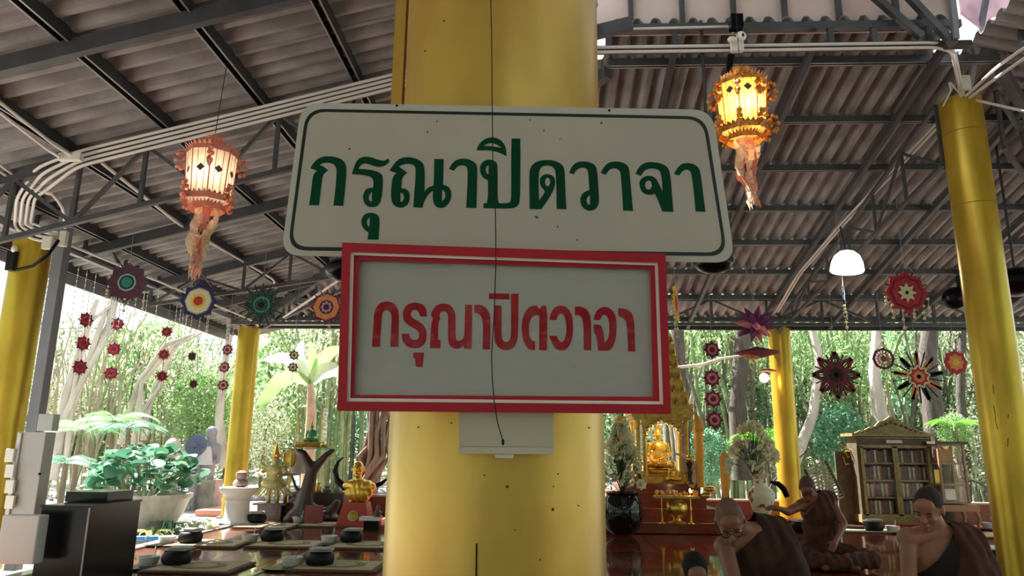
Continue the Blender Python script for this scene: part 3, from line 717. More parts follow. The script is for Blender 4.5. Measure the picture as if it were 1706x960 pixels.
# white bell lamp
bp = at(1411, 436, 8.9); t = thing('bell_lamp', 'bright white glass bell lamp hanging under the roof at right', 'lamp', tuple(bp))
MB().lathe([(.19, -.13), (.20, -.115), (.185, -.02), (.15, .07), (.09, .125), (.03, .14)], bp, 28, rot=Matrix.Rotation(R(5), 3, 'Y')).build(
    'lamp_shade', mat('lit_opal_glass', (.9, .88, .85), .3, 0, 0, emit=(1, .93, .86), estr=3.2), t, smooth=True)
MB().tube([bp+Vector((0, 0, .13)), at(1400, 378, 9.2)], .012, 6).build('lamp_cord', M_steel, t)
glow(bp+Vector((0, 0, -.25)), 14, (1, .9, .78), .15)
# small bracket lamp on far right column
bp = at(1273, 630, 12.5); t = thing('bracket_lamp', 'small glowing warm lamp fixed to the left side of the far right column', 'lamp', tuple(bp))
MB().ell(bp, (.08, .07, .08), 14, 9).build('lamp_bulb', mat('lit_warm_bulb', (1, .8, .5), .3, 0, 0, emit=(1, .72, .38), estr=9), t, smooth=True)
MB().lathe([(.05, .0), (.14, -.03), (.15, -.05)], bp+Vector((.06, 0, .16)), 16).build('lamp_cap', mat('rusty_cap', (.2, .05, .03), .5), t)
MB().bar(bp+Vector((.02, 0, .1)), bp+Vector((.2, .3, .1)), .02, .02).build('lamp_arm', M_steel_d, t)
glow(bp+Vector((.03, -.12, 0)), 5, (1, .62, .25), .05)

# Lanna lanterns
M_paper = mat('cream_lantern_paper', (.85, .80, .64), .7, 0, .1, 30, trans=.6)
M_paper2 = mat('gold_lantern_paper', (.85, .50, .14), .5, .1, .3, 30, trans=.6)
M_redfoil = mat('red_foil_trim', (.55, .09, .05), .45, .2, .6, 40, var2=(.45, .30, .22))
M_goldfoil = mat('amber_foil_trim', (.62, .27, .05), .35, .4, .5, 40)
M_strip = mat('pale_ribbon', (.72, .60, .42), .6, 0, .2, 20, trans=.4)
M_strip2 = mat('pink_ribbon', (.68, .45, .34), .6, 0, .4, 20, trans=.4)
M_gen = mat('brown_diamond_sticker', (.10, .05, .03), .5)
def lantern(c, s, label, paper, trim, power, lcol, tail_dir, tilt=0, two=False):
    c = Vector(c); t = thing('paper_lantern', label, 'lantern', tuple(c))
    n = 8; h = .36*s; r = .185*s
    def ring(z, rr, ang0=22.5): return [c+Vector((rr*math.cos(R(ang0+45*i)), rr*math.sin(R(ang0+45*i)), z)) for i in range(n)]
    ztop, zbot = h*.5, -h*.5
    A, B = ring(ztop, r), ring(zbot, r*.86)
    for i in range(n):
        j = (i+1) % n
        MB().add([B[i], B[j], A[j], A[i]], [(0, 1, 2, 3)]).build('paper_panel', paper, t, recalc=False)
        fr = MB()
        fr.bar(A[i], B[i], .007*s, .007*s)
        for u in (.3, .7): fr.bar(A[i].lerp(A[j], u), B[i].lerp(B[j], u), .0035*s, .0035*s)
        fr.build('panel_rib', M_redfoil if not two else M_goldfoil, t)
        m1 = A[i].lerp(A[j], .5); m2 = B[i].lerp(B[j], .5); md = m1.lerp(m2, .42 if not two else .2); nn = (md-c); nn.z = 0; nn.normalize()
        sd = Vector((-nn.y, nn.x, 0)); q = .032*s; e = nn*.005+md
        MB().add([e-sd*q, e-Vector((0, 0, q)), e+sd*q, e+Vector((0, 0, q))], [(0, 1, 2, 3)]).build('diamond_ornament', M_gen, t, recalc=False)
    # trims: crown and base collars of small foil leaves
    for z, rr, hh, nm in ((ztop+.015*s, r*1.02, .035*s, 'top_collar'), (zbot-.01*s, r*1.04, .045*s, 'base_collar'), (zbot-.065*s, r*.72, .04*s, 'lower_collar'), (ztop+.06*s, r*.62, .04*s, 'crown'), (ztop+.115*s, r*.34, .045*s, 'crown_top')):
        mb = MB(); P = ring(z-hh/2, rr); Q = ring(z+hh/2, rr)
        for i in range(n):
            j = (i+1) % n; mb.add([P[i], P[j], Q[j], Q[i]], [(0, 1, 2, 3)])
            for k in range(4):
                u = (k+.5)/4; p0 = Q[i].lerp(Q[j], u); d = (Q[j]-Q[i])*.11; nn = (p0-c); nn.z = 0; nn.normalize()
                mb.add([p0-d, p0+d, p0+nn*.02*s+Vector((0, 0, .03*s*(1 if z > 0 else .6)))], [(0, 1, 2)])
        mb.build(nm, trim, t, recalc=False)
    cap = MB().add(ring(ztop+.03*s, r*.98)+ring(ztop+.055*s, r*.6), [tuple(range(8, 16))]+[(i, (i+1) % 8, 8+(i+1) % 8, 8+i) for i in range(8)])
    cap.build('lantern_roof', trim, t)
    # corner ear ornaments
    for i in range(n):
        for z, sc_ in ((ztop*.62, 1.0), (zbot*.85, .9)):
            if (i+(z > 0)) % 2 == 0 and not two: continue
            p = ring(z, r*1.18)[i]; mb = MB(); nn = (p-c); nn.z = 0; nn.normalize(); sd = Vector((-nn.y, nn.x, 0))
            for k in range(7):
                a = 2*math.pi*k/7; d = (nn*.5+sd*.2)*math.cos(a)+Vector((0, 0, 1.1))*math.sin(a)
                e = sd*.35
                mb.add([p-e*.02*s, p+d*.05*s*sc_+e*.03*s, p+d*.09*s*sc_, p+d*.05*s*sc_-e*.06*s], [(0, 1, 2, 3)])
                mb.ell(p+d*.06*s*sc_, .019*s, 6, 4)
            mb.build('ear_ornament', trim, t)
            if two:
                q = p+nn*.015; MB().bar(q-Vector((0, 0, .04)), q-Vector((0, 0, .10)), .005, .003).build('dangle', M_strip, t)
    # tail
    tl = .47*s; mb = MB(); 
    for k, (ang, m_, wd) in enumerate([(0, M_strip, .038), (60, M_strip2, .03), (125, M_redfoil, .034), (180, M_strip, .034), (240, M_strip2, .036), (300, M_redfoil, .03), (30, M_strip, .03)]):
        mb = MB(); pts = []
        for i in range(9):
            u = i/8; rr = (.075-.045*u+.02*math.sin(u*9+k))*s; a = R(ang+25*u)
            pts.append(c+Vector((rr*math.cos(a)+tail_dir*u*s, rr*math.sin(a), zbot-.07*s-tl*u*(1 if k % 2 else .9))))
        for i in range(8):
            sd = Vector((math.cos(R(ang+90+30*i)), math.sin(R(ang+90+30*i)), 0))*wd*s*.95*(1 if i < 7 else .5)
            mb.add([pts[i]-sd, pts[i]+sd, pts[i+1]+sd, pts[i+1]-sd], [(0, 1, 2, 3)])
        e = pts[-1]
        for q in range(4): mb.add([e+Vector((rnd.uniform(-.02, .02), 0, 0))*s, e+Vector((rnd.uniform(-.03, .03), 0, -.02))*s, e+Vector((rnd.uniform(-.03, .03), .01, -.08))*s], [(0, 1, 2)])
        mb.build('tail_ribbon', m_, t, recalc=False)
    MB().tube([c+Vector((0, 0, ztop+.13*s)), Vector((c.x+tilt, c.y, max(c.z+ztop+.2, roofz(c.x, c.y)+.13)))], .003, 5).build('hanging_cord', M_blackm, t)
    MB().ell(c, .035*s, 10, 8).build('bulb', mat('lit_lantern_bulb', (1, .85, .6), .3, 0, 0, emit=(1, .80, .48), estr=14), t, smooth=True)
    g_ = glow(c+Vector((0, -.06, .0)), power, lcol, .04)
    return t
lantern(at(350, 297, 5.1), 1.0, 'cream paper lantern with red foil trims, glowing left of the signs', M_paper, M_redfoil, 1.5, (1, .92, .72), -.05, tilt=.04)
lantern(at(1237, 183, 5.75), 1.12, 'amber gilded lantern glowing brightly at upper right beside the green sign', M_paper2, M_goldfoil, 17, (1, .72, .36), .02, two=True)

# ================= YARN MANDALAS =================
def ym(name, c, v=.25): return mat('yarn_'+name, c, .85, 0, v, 60, .3, 300)
Y_ = dict(plum=ym('plum', (.10, .04, .075)), navy=ym('navy', (.018, .022, .085)), green=ym('dark_green', (.018, .075, .05)), mint=ym('mint', (.30, .52, .40)), teal=ym('teal', (.03, .26, .22)),
          orange=ym('orange', (.62, .24, .09)), red=ym('red', (.42, .025, .04)), maroon=ym('maroon', (.16, .015, .04)), black=ym('black', (.025, .015, .02)), cream=ym('cream', (.62, .58, .38)),
          yellow=ym('yellow', (.65, .45, .06)), pink=ym('pink', (.60, .20, .25)), violet=ym('violet', (.14, .03, .12)), grey=ym('grey', (.30, .27, .32)), brown=ym('brown', (.10, .03, .025)))
def starpoly(r, q, n, ph=0): return [((r if i % 2 == 0 else r*q)*math.cos(math.pi*i/n+ph), (r if i % 2 == 0 else r*q)*math.sin(math.pi*i/n+ph)) for i in range(2*n)]
def ringplate(mb, o, i, O, X, Z, N_, d):
    n = len(o)
    v = [O+X*p[0]+Z*p[1]-N_*d for p in o]+[O+X*p[0]+Z*p[1]-N_*d for p in i]+[O+X*p[0]+Z*p[1]+N_*d for p in o]+[O+X*p[0]+Z*p[1]+N_*d for p in i]
    f = []
    for k in range(n):
        j = (k+1) % n; f += [(k, j, n+j, n+k), (2*n+k, 3*n+k, 3*n+j, 2*n+j), (k, 2*n+k, 2*n+j, j), (n+k, n+j, 3*n+j, 3*n+k)]
    mb.add(v, f)
def mandala_parts(t, c, r, yaw, layers, n=8, sticks=None, open_petals=None):
    """layers: (outer, inner, pointiness, colour, depth) rings of wound yarn"""
    c = Vector(c); X = Vector((math.cos(yaw), math.sin(yaw), 0)); Z = Vector((0, 0, 1)); N_ = X.cross(Z)
    if sticks:
        mb = MB()
        for k in range(n):
            a = math.pi*k/n*1.0+math.pi/2; d = X*math.cos(a)+Z*math.sin(a); mb.bar(c-d*r*sticks, c+d*r*sticks, .010*r/.2, .010*r/.2, N_)
        mb.build('stick', Y_['black'], t)
    for (ro, ri, q, col, dep) in layers:
        mb = MB(); o = starpoly(r*ro, q, n, math.pi/2)
        if ri <= 0: mb.prism(o, c-N_*(dep*r), X, Z, N_*(2*dep*r))
        else: ringplate(mb, o, starpoly(r*ri, q, n, math.pi/2), c, X, Z, N_, dep*r)
        mb.build('yarn_ring', Y_[col], t)
    if open_petals:
        ro, wd, col, col2 = open_petals
        for k in range(n):
            a = 2*math.pi*k/n+math.pi/2; d = X*math.cos(a)+Z*math.sin(a); s_ = X*-math.sin(a)+Z*math.cos(a); mb = MB()
            L = [c+d*r*.22, c+d*r*ro*.62+s_*r*wd, c+d*r*ro, c+d*r*ro*.62-s_*r*wd]
            for i in range(4): mb.bar(L[i], L[(i+1) % 4], .028*r/.25*1.4, .02, N_)
            mb.build('petal', Y_[col if k % 2 else col2], t)
def mandala(px, py, Y, rpx, label, layers, n=8, yaw=0, sticks=None, open_petals=None, hang=60, bits=0, squash=None):
    c = at(px, py, Y); depth = Y*math.cos(PITCH)+(c.z-EYE)*math.sin(PITCH); r = rpx*depth/FPX
    t = thing('yarn_mandala', label, 'mandala', tuple(c)); mandala_parts(t, c, r, yaw, layers, n, sticks, open_petals)
    mb = MB(); topz = roofz(c.x, c.y)+.13
    X = Vector((math.cos(yaw), math.sin(yaw), 0)); k = c+Vector((0, 0, r*1.45))
    mb.tube([c+X*r*.6+Vector((0, 0, r*.75)), k], .004, 5); mb.tube([c-X*r*.6+Vector((0, 0, r*.75)), k], .004, 5)
    mb.tube([k, Vector((k.x, k.y, max(topz, k.z+.1)))], .003, 5); mb.build('hanging_string', Y_['grey'], t)
    for i in range(bits):
        a = math.pi*(1+(i+.5)/bits); p = c+X*(r*1.02*math.cos(a))+Vector((0, 0, r*.8*math.sin(a)))
        L = r*(.35+.25*((i*7) % 3)); mb = MB().tube([p, p-Vector((0, 0, L))], .004, 5)
        for u in (.05, .55, 1): mb.ell(p-Vector((0, 0, L*u)), r*.075, 7, 5)
        mb.build('pompom_string', Y_['cream'], t)
    return t
mandala(212, 471, 7.6, 35, 'dark plum star mandala with a teal centre disc, leftmost large one', [(1, 0, .80, 'plum', .03), (.44, .36, .97, 'mint', .06), (.36, .26, .97, 'navy', .065), (.27, 0, .97, 'teal', .07)], 8, .12, .95, bits=3)
mandala(331, 502, 9, 33, 'navy star mandala with cream ring and red centre under the lit lantern', [(1, .5, .78, 'navy', .035), (.72, .60, .95, 'grey', .045), (.66, .34, .95, 'cream', .055), (.40, .22, .9, 'yellow', .065), (.26, 0, .85, 'red', .075)], 8, 0, .97)
mandala(436, 508, 9.4, 34, 'dark green star mandala with many points', [(1, .86, .66, 'green', .03), (.78, .64, .62, 'black', .04), (.64, .50, .70, 'green', .045), (.42, .34, .95, 'teal', .05), (.30, .18, .95, 'green', .055)], 8, .1, 1.1)
mandala(544, 512, 9.4, 28, 'orange mandala with a dark red star border partly behind the red frame', [(1, .72, .76, 'maroon', .03), (.80, .40, .92, 'orange', .045), (.45, .36, .92, 'navy', .055), (.38, .22, .7, 'pink', .06), (.2, 0, .6, 'navy', .07)], 8, 0, 1.08)
mandala(1510, 488, 8.6, 36, 'bright red mandala with pale pompom strings right of the bell lamp', [(1, .70, .84, 'red', .03), (.80, .62, .9, 'maroon', .04), (.70, .42, .9, 'red', .05), (.46, .12, .6, 'cream', .06), (.40, .28, .9, 'maroon', .055)], 8, .1, 1.05, bits=6)
mandala(1393, 625, 11.2, 38, 'dark maroon open flower mandala of pointed petals left of the bookcase', [(.30, .18, .9, 'black', .04), (.42, .36, .6, 'maroon', .03)], 8, 0, .95, open_petals=(1, .17, 'maroon', 'brown'))
mandala(1472, 598, 11.2, 18, 'round openwork pink and maroon mandala above the bookcase', [(1, .80, .93, 'maroon', .06), (.62, .5, .8, 'pink', .06), (.3, 0, .6, 'red', .07)], 8, 0, 1.0)
mandala(1530, 628, 11.2, 34, 'orange red star mandala with long thin black rays above the bookcase', [(.58, .46, .78, 'cream', .05), (.50, .20, .66, 'red', .055), (.30, .12, .8, 'orange', .065)], 9, 0, 1.25, open_petals=(1.15, .05, 'black', 'orange'))
mandala(1592, 604, 11.2, 20, 'red mandala with an orange centre close to the right column', [(1, .62, .86, 'red', .06), (.70, .25, .8, 'orange', .07), (.3, 0, .8, 'yellow', .08)], 8, .1, 1.0, bits=2)
mandala(1125, 505, 8.6, 34, 'yellow and red mandala seen almost edge-on right of the red frame', [(1, .66, .84, 'yellow', .04), (.72, .35, .9, 'orange', .05), (.40, 0, .9, 'red', .06)], 8, R(72), 1.0, bits=4)
mandala(1407, 505, 9.2, 32, 'blue and green mandala seen almost edge-on under the bell lamp', [(1, .70, .84, 'navy', .04), (.74, .35, .9, 'mint', .05), (.40, 0, .7, 'green', .06)], 8, R(66), 1.0, bits=4)
# violet three-dimensional star
c = at(1258, 540, 10.2); r = .30; t = thing('yarn_mandala', 'violet three-dimensional star ornament with pale tipped spikes above the far right lamp', 'mandala', tuple(c))
for k in range(22):
    ph = math.acos(1-2*(k+.5)/22); th = k*2.39996; d = Vector((math.sin(ph)*math.cos(th), math.sin(ph)*math.sin(th), math.cos(ph)))
    q = rot2((0, 0, 0), d)
    MB().lathe([(.072, .08), (.05, .17), (.0, .31)], c, 4, rot=q).build('spike', Y_['violet' if k % 3 else 'pink'], t)
MB().ell(c, .12, 10, 8).build('core', Y_['violet'], t)
MB().tube([c+Vector((0, 0, .3)), Vector((c.x-.15, c.y, roofz(c.x, c.y)+.13))], .004, 5).build('hanging_string', Y_['grey'], t)
c = at(1262, 588, 10.6); t = thing('spinning_top_ornament', 'flat red and orange spindle ornament hanging under the violet star', 'ornament', tuple(c))
MB().lathe([(0, -.09), (.30, -.01), (.30, .01), (0, .09)], c, 16).build('disc', Y_['maroon'], t)
MB().lathe([(.10, -.11), (.14, -.05), (.10, 0)], c+Vector((-.08, 0, .02)), 12).build('hub', Y_['orange'], t)
MB().tube([c, Vector((c.x, c.y, roofz(c.x, c.y)+.13))], .004, 5).build('hanging_string', Y_['grey'], t)
def chain(pts, Y, rpx, label, col, col2, yaws, n=8):
    P = [at(x, y, Y) for x, y in pts]; t = thing('mandala_string', label, 'mandala string', tuple(P[-1]))
    for p, yw in zip(P, yaws):
        r = rpx*Y*1.0/FPX
        mandala_parts(t, p, r, yw, [(1, .55, .72, col, .10), (.62, .34, .9, col2, .12), (.3, 0, .8, col, .12)], n, 1.1)
    MB().tube([Vector((P[0].x, P[0].y, roofz(P[0].x, P[0].y)+.13))]+P+[P[-1]-Vector((0, 0, .25))], .0035, 5).build('hanging_string', Y_['grey'], t)
chain([(143, 533), (138, 572), (133, 612)], 9, 14, 'string of three maroon stars turned edge-on, leftmost string', 'maroon', 'red', [R(65)]*3)
chain([(196, 540), (190, 582), (185, 622)], 9.6, 12, 'string of three maroon stars, second string from the left', 'maroon', 'red', [.2, .1, .3])
chain([(278, 553), (273, 591), (270, 627)], 9.6, 10, 'string of three brown-red round stars left of the far left column', 'red', 'brown', [.2, .3, .8])
chain([(379, 583), (374, 612), (372, 642)], 10.5, 10, 'string of three open dark rosettes just left of the far left column', 'brown', 'pink', [0, 0, .2])
chain([(1186, 583), (1186, 630), (1188, 665), (1190, 700)], 11, 15, 'string of four dark maroon rosettes between signs and far right column', 'maroon', 'pink', [.2, .1, 0, .2])
chain([(320, 594), (322, 640)], 11.5, 8, 'short string of two dark ornaments among the trees at left', 'brown', 'black', [.9, .9])
chain([(490, 592), (488, 612)], 10.8, 9, 'small orange and white bird ornament string right of the far left column', 'brown', 'cream', [.4, .4])
# strings of clear beads along the left eave
mb = MB(); r2 = random.Random(3)
for i in range(38):
    a = r2.uniform(95, 400); Yb = r2.uniform(8, 12.5); p = at(a, 545, Yb); top = 3.3; L = r2.uniform(.3, 1.1)
    x = -5.5+r2.uniform(-.35, .35); y0 = r2.uniform(7, 12.6)
    for k in range(int(L/.07)): mb.ell((x, y0, top-.05-k*.07), .010, 5, 4)
    mb.tube([(x, y0, top), (x, y0, top-L)], .0025, 4)
tagp(mb.build('bead_strings', mat('clear_bead', (.75, .78, .80), .1, 0, 0), smooth=True), 'strings of clear beads hanging along the left eave', 'bead curtain', kind='stuff')
# black round loudspeakers
def speaker(px, py, Y, r, label):
    c = at(px, py, Y); t = thing('round_loudspeaker', label, 'loudspeaker', tuple(c))
    MB().ell(c, (r, r, r*.62), 26, 12).build('speaker_body', M_black, t, smooth=True)
    MB().lathe([(r*1.01, -.02), (r*1.04, 0), (r*1.01, .02)], c, 30).build('speaker_rim', M_blackm, t, smooth=True)
    MB().tube([c+Vector((0, 0, r*.5)), Vector((c.x, c.y, roofz(c.x, c.y)+.13))], .015, 6).build('mount_rod', M_steel_d, t)
speaker(1189, 437, 6.2, .17, 'black rounded loudspeaker showing below the right corner of the green sign')
speaker(572, 450, 6.0, .16, 'black rounded loudspeaker showing between green sign and red frame at left')
speaker(1693, 470, 8.0, .26, 'dark rounded loudspeaker at the right edge behind the right column')
t = thing('wall_fan', 'black swivel fan hung from the truss left of the right column', 'fan', tuple(at(1590, 500, 9.5)))
MB().ell(at(1592, 497, 9.5), (.17, .13, .15), 16, 10).build('fan_head', M_black, t, smooth=True)
MB().box(at(1600, 478, 9.5), (.06, .06, .30)).build('fan_bracket', M_blackm, t)
# ================= THINGS ON THE FLOOR, LEFT =================
# switch box on the left column
t = thing('switch_cabinet', 'grey electric box with a row of switches on the left gold column', 'electric box', tuple(at(40, 868, 6.4)))
M_ebox = mat('grey_electric_box', (.42, .43, .42), .45, 0, .06, 3)
def quadbox(px0, py0, px1, py1, Y, dep, m, name, parent, label=None):
    a, b = at(px0, py1, Y), at(px1, py0, Y)
    return bevel(MB().box(((a.x+b.x)/2, Y+dep/2, (a.z+b.z)/2), (abs(b.x-a.x), dep, abs(b.z-a.z))).build(name, m, parent, label=label), .006)
quadbox(6, 720, 77, 866, 6.45, .14, M_ebox, 'box_body', t)
quadbox(8, 722, 36, 864, 6.43, .02, mat('light_box_edge', (.55, .56, .56), .4), 'cover_plate', t)
for k in range(4): quadbox(6, 748+k*26, 24, 770+k*26, 6.40, .03, M_white, 'switch', t)
MB().ell(at(66, 790, 6.44), .012, 8, 6).build('keyhole', M_black, t)
quadbox(60, 690, 90, 718, 6.9, .10, M_ebox, 'upper_box', t)
t = thing('black_lectern', 'black glossy open-topped wooden chest below the switch box at left', 'chest', tuple(atz(150, 960)))
def P3(px, py, Y): return at(px, py, Y)
# front body
zt = .80
cz = at(142, 846, 5.9).z; xl, xr = at(62, 900, 5.9).x, at(142, 900, 5.9).x
MB().box(((xl+xr)/2, 6.28, cz/2), (xr-xl, .76, cz)).build('chest_body', M_black, t)
MB().box(((xl+xr)/2, 6.28, cz+.008), (xr-xl+.02, .78, .016)).build('chest_top', M_black, t)
MB().box(((xl+xr)/2-.09, 6.50, cz+.055), (xr-xl-.02, .40, .085)).build('raised_lid', M_black, t)
MB().box((xr+.002, 5.898, cz/2), (.010, .010, cz)).build('corner_bead', mat('grey_edge', (.35, .35, .38), .3), t)
t = thing('pale_board', 'pale grey plastic box standing on the floor left of the black chest', 'box', tuple(atz(40, 960)))
bevel(MB().box(at(38, 898, 5.75), (.30, .12, .36)).build('board', mat('pale_grey_plastic', (.55, .56, .55), .4, 0, .05, 3), t), .01)

# big cement pot with leafy shrub
pc = Vector((-5.95, 10.9, -.1))
t = thing('plant_pot', 'big weathered white cement pot holding the leafy shrub at left', 'pot', tuple(pc))
M_pot = mat('weathered_cement_pot', (.55, .51, .45), .7, 0, .3, 2.5, .3, 18, stretch=(2, 2, .5), var2=(.33, .27, .21))
MB().lathe([(.36, 0), (.46, .08), (.60, .30), (.66, .48), (.70, .52), (.70, .57), (.64, .57), (.60, .48)], pc, 36).build('pot_body', M_pot, t, smooth=True)
MB().lathe([(.0, .50), (.62, .50), (.62, .51)], pc, 24).build('soil', M_ground, t)
def roundleaf(r=.1):
    mb = MB(); n = 12; c = Vector((0, 0, -.02)); v = [c]
    for i in range(n):
        a = 2*math.pi*i/n; q = r*(1+.08*math.cos(3*a)); v.append(Vector((q*math.cos(a), q*math.sin(a), .010*math.cos(2*a)-.008)))
    mb.add(v, [(0, 1+i, 1+(i+1) % n) for i in range(n)]); return mb.mesh('leaf', True)
t = thing('leafy_shrub', 'dense round-leaved green shrub growing in the big cement pot', 'shrub', tuple(pc+Vector((0, 0, .5))))
lm = [roundleaf(.085), roundleaf(.11), roundleaf(.07)]
M_shr = mat('dark_round_leaf', (.09, .22, .13), .4, 0, .4, 1.2, trans=.25, var2=(.04, .13, .08))
for m_, q in zip((M_leafB, M_shr, M_shr), lm): q.materials.append(m_)
r3 = random.Random(11)
for i in range(240):
    a = r3.uniform(0, 2*math.pi); ph = math.acos(r3.uniform(-.25, 1)); k = r3.uniform(.75, 1)
    p = Vector((math.cos(a)*math.sin(ph)*.86*k, math.sin(a)*math.sin(ph)*.72*k, .28+math.cos(ph)*.52*k+.06*math.sin(3*a)))
    inst('leaf', lm[i % 3], t, p, (r3.uniform(-.7, .7)+p.y*-.6, p.x*.7+r3.uniform(-.6, .6), r3.uniform(0, 6)))
mb = MB()
for i in range(26):
    a = r3.uniform(0, 6.28); mb.tube([pc+Vector((.2*math.cos(a), .2*math.sin(a), .5)), pc+Vector((.6*math.cos(a), .55*math.sin(a), .5+r3.uniform(.3, .7)))], .007, 5)
mb.build('stems', M_bamboo, t, kind='stuff')
mb = MB().tube([(-5.9, 9.6, -.02), (-5.3, 9.55, -.01), (-4.9, 9.7, -.01)], .03, 8)
tagp(mb.build('water_pipe', mat('blue_pvc', (.03, .22, .60), .35, 0, .05, 4), smooth=True), 'blue plastic water pipe lying on the ground beside the cement pot', 'pipe')
def spider(px, py, z, label, m, n=26, L=.30):
    c = atz(px, py, z); t = thing('spider_plant', label, 'plant', tuple(c))
    for i in range(n):
        a = rnd.uniform(0, 6.28); l = L*rnd.uniform(.7, 1.1); mb = MB(); d = Vector((math.cos(a), math.sin(a), 0)); s = Vector((-d.y, d.x, 0))*.013
        pts = [c, c+d*l*.35+Vector((0, 0, l*.55)), c+d*l*.75+Vector((0, 0, l*.55)), c+d*l+Vector((0, 0, l*.25))]
        for k in range(3): mb.add([pts[k]-s, pts[k]+s, pts[k+1]+s*(1 if k < 2 else .1), pts[k+1]-s*(1 if k < 2 else .1)], [(0, 1, 2, 3)])
        mb.build('blade', m, t, recalc=False)
M_yg = mat('yellow_green_blade', (.55, .62, .22), .5, 0, .2, 5, trans=.4)
M_wg = mat('pale_variegated_blade', (.72, .80, .60), .5, 0, .2, 5, trans=.4)
spider(322, 890, -.1, 'white-green spider plant at the floor edge, the brighter clump', M_wg)
spider(252, 905, -.1, 'yellow-green spider plant at the floor edge left of the white one', M_yg)
spider(283, 892, -.1, 'dark leafy clump growing behind the first alms bowl', M_leafB, 34, .36)
spider(355, 885, -.1, 'low pale grass clump right of the white-green spider plant', M_yg, 18, .22)

# white stone pedestal with a stone ball, in front of far left column
c = atz(393, 874); c.z = -.02; t = thing('stone_pedestal', 'white turned stone pedestal with bowl-shaped top before the far left column', 'pedestal', tuple(c))
M_wstone = mat('white_painted_stone', (.74, .70, .68), .5, 0, .15, 4, .1, 20)
k = .92
MB().lathe([(.27, 0), (.27, .06), (.22, .08), (.185, .16), (.175, .34), (.20, .38), (.175, .40), (.19, .44), (.26, .49), (.285, .53), (.285, .57), (.25, .57)], c, 30).build('pedestal_body', M_wstone, t, smooth=True)
o = MB().lathe([(.02, .0), (.10, .01), (.12, .05), (.10, .10), (.07, .12), (.085, .17), (.075, .22), (.03, .25)], c+Vector((.02, 0, .57)), 16).build('stone_finial', mat('brown_stone', (.26, .17, .14), .8, 0, .3, 10, .4, 30), smooth=True)
tagp(o, 'brown rounded stone ornament on top of the white pedestal', 'ornament')

# tree-root table with glass top
def rt(px, py, Y=11.9): return at(px, py, Y)
t = thing('root_table', 'dark tree-root table with forked trunk carrying a thin glass top', 'table', tuple(rt(505, 868)))
M_root = mat('dark_root_wood', (.045, .022, .018), .35, 0, .4, 6, .5, 14)
me = blob([('c', rt(505, 862), rt(512, 820), .17, .12), ('c', rt(512, 820), rt(520, 785), .12, .10), ('c', rt(520, 785), rt(505, 755), .10, .06), ('c', rt(520, 785), rt(545, 757), .09, .05),
           ('c', rt(505, 755), rt(496, 750), .06, .04), ('c', rt(545, 757), rt(556, 750), .05, .04), ('c', rt(505, 858), rt(478, 866), .13, .07), ('c', rt(510, 850), rt(548, 858), .13, .10), ('c', rt(548, 856), rt(562, 838), .11, .06),
           ('c', rt(505, 832), rt(482, 836), .06, .035), ('c', rt(508, 815), rt(488, 824), .05, .03), ('c', rt(488, 862), rt(505, 850), .12, .14), ('e', rt(530, 862), (.35, .25, .06))], .03, 2)
o = link('trunk', me, M_root, t); me.transform(wmat(t).inverted())
tp = rt(520, 748)
MB().box(tp+Vector((.02, 0, .0)), (.88, .60, .014)).build('glass_top', mat('green_edge_glass', (.05, .22, .14), .08, 0, .1, 4), t)
MB().bar(rt(470, 790), rt(497, 791), .22, .025).build('side_shelf', M_root, t); MB().tube([rt(486, 792), rt(492, 810), rt(503, 828)], [.02, .025, .05], 8).build('side_branch', M_root, t, smooth=True)
o = MB().box(rt(523, 857, 11.4), (.27, .06, .26)).build('brown_plaque', mat('red_brown_plaque', (.22, .05, .035), .5)); tagp(bevel(o), 'square red-brown plaque leaning on the root table foot', 'plaque')

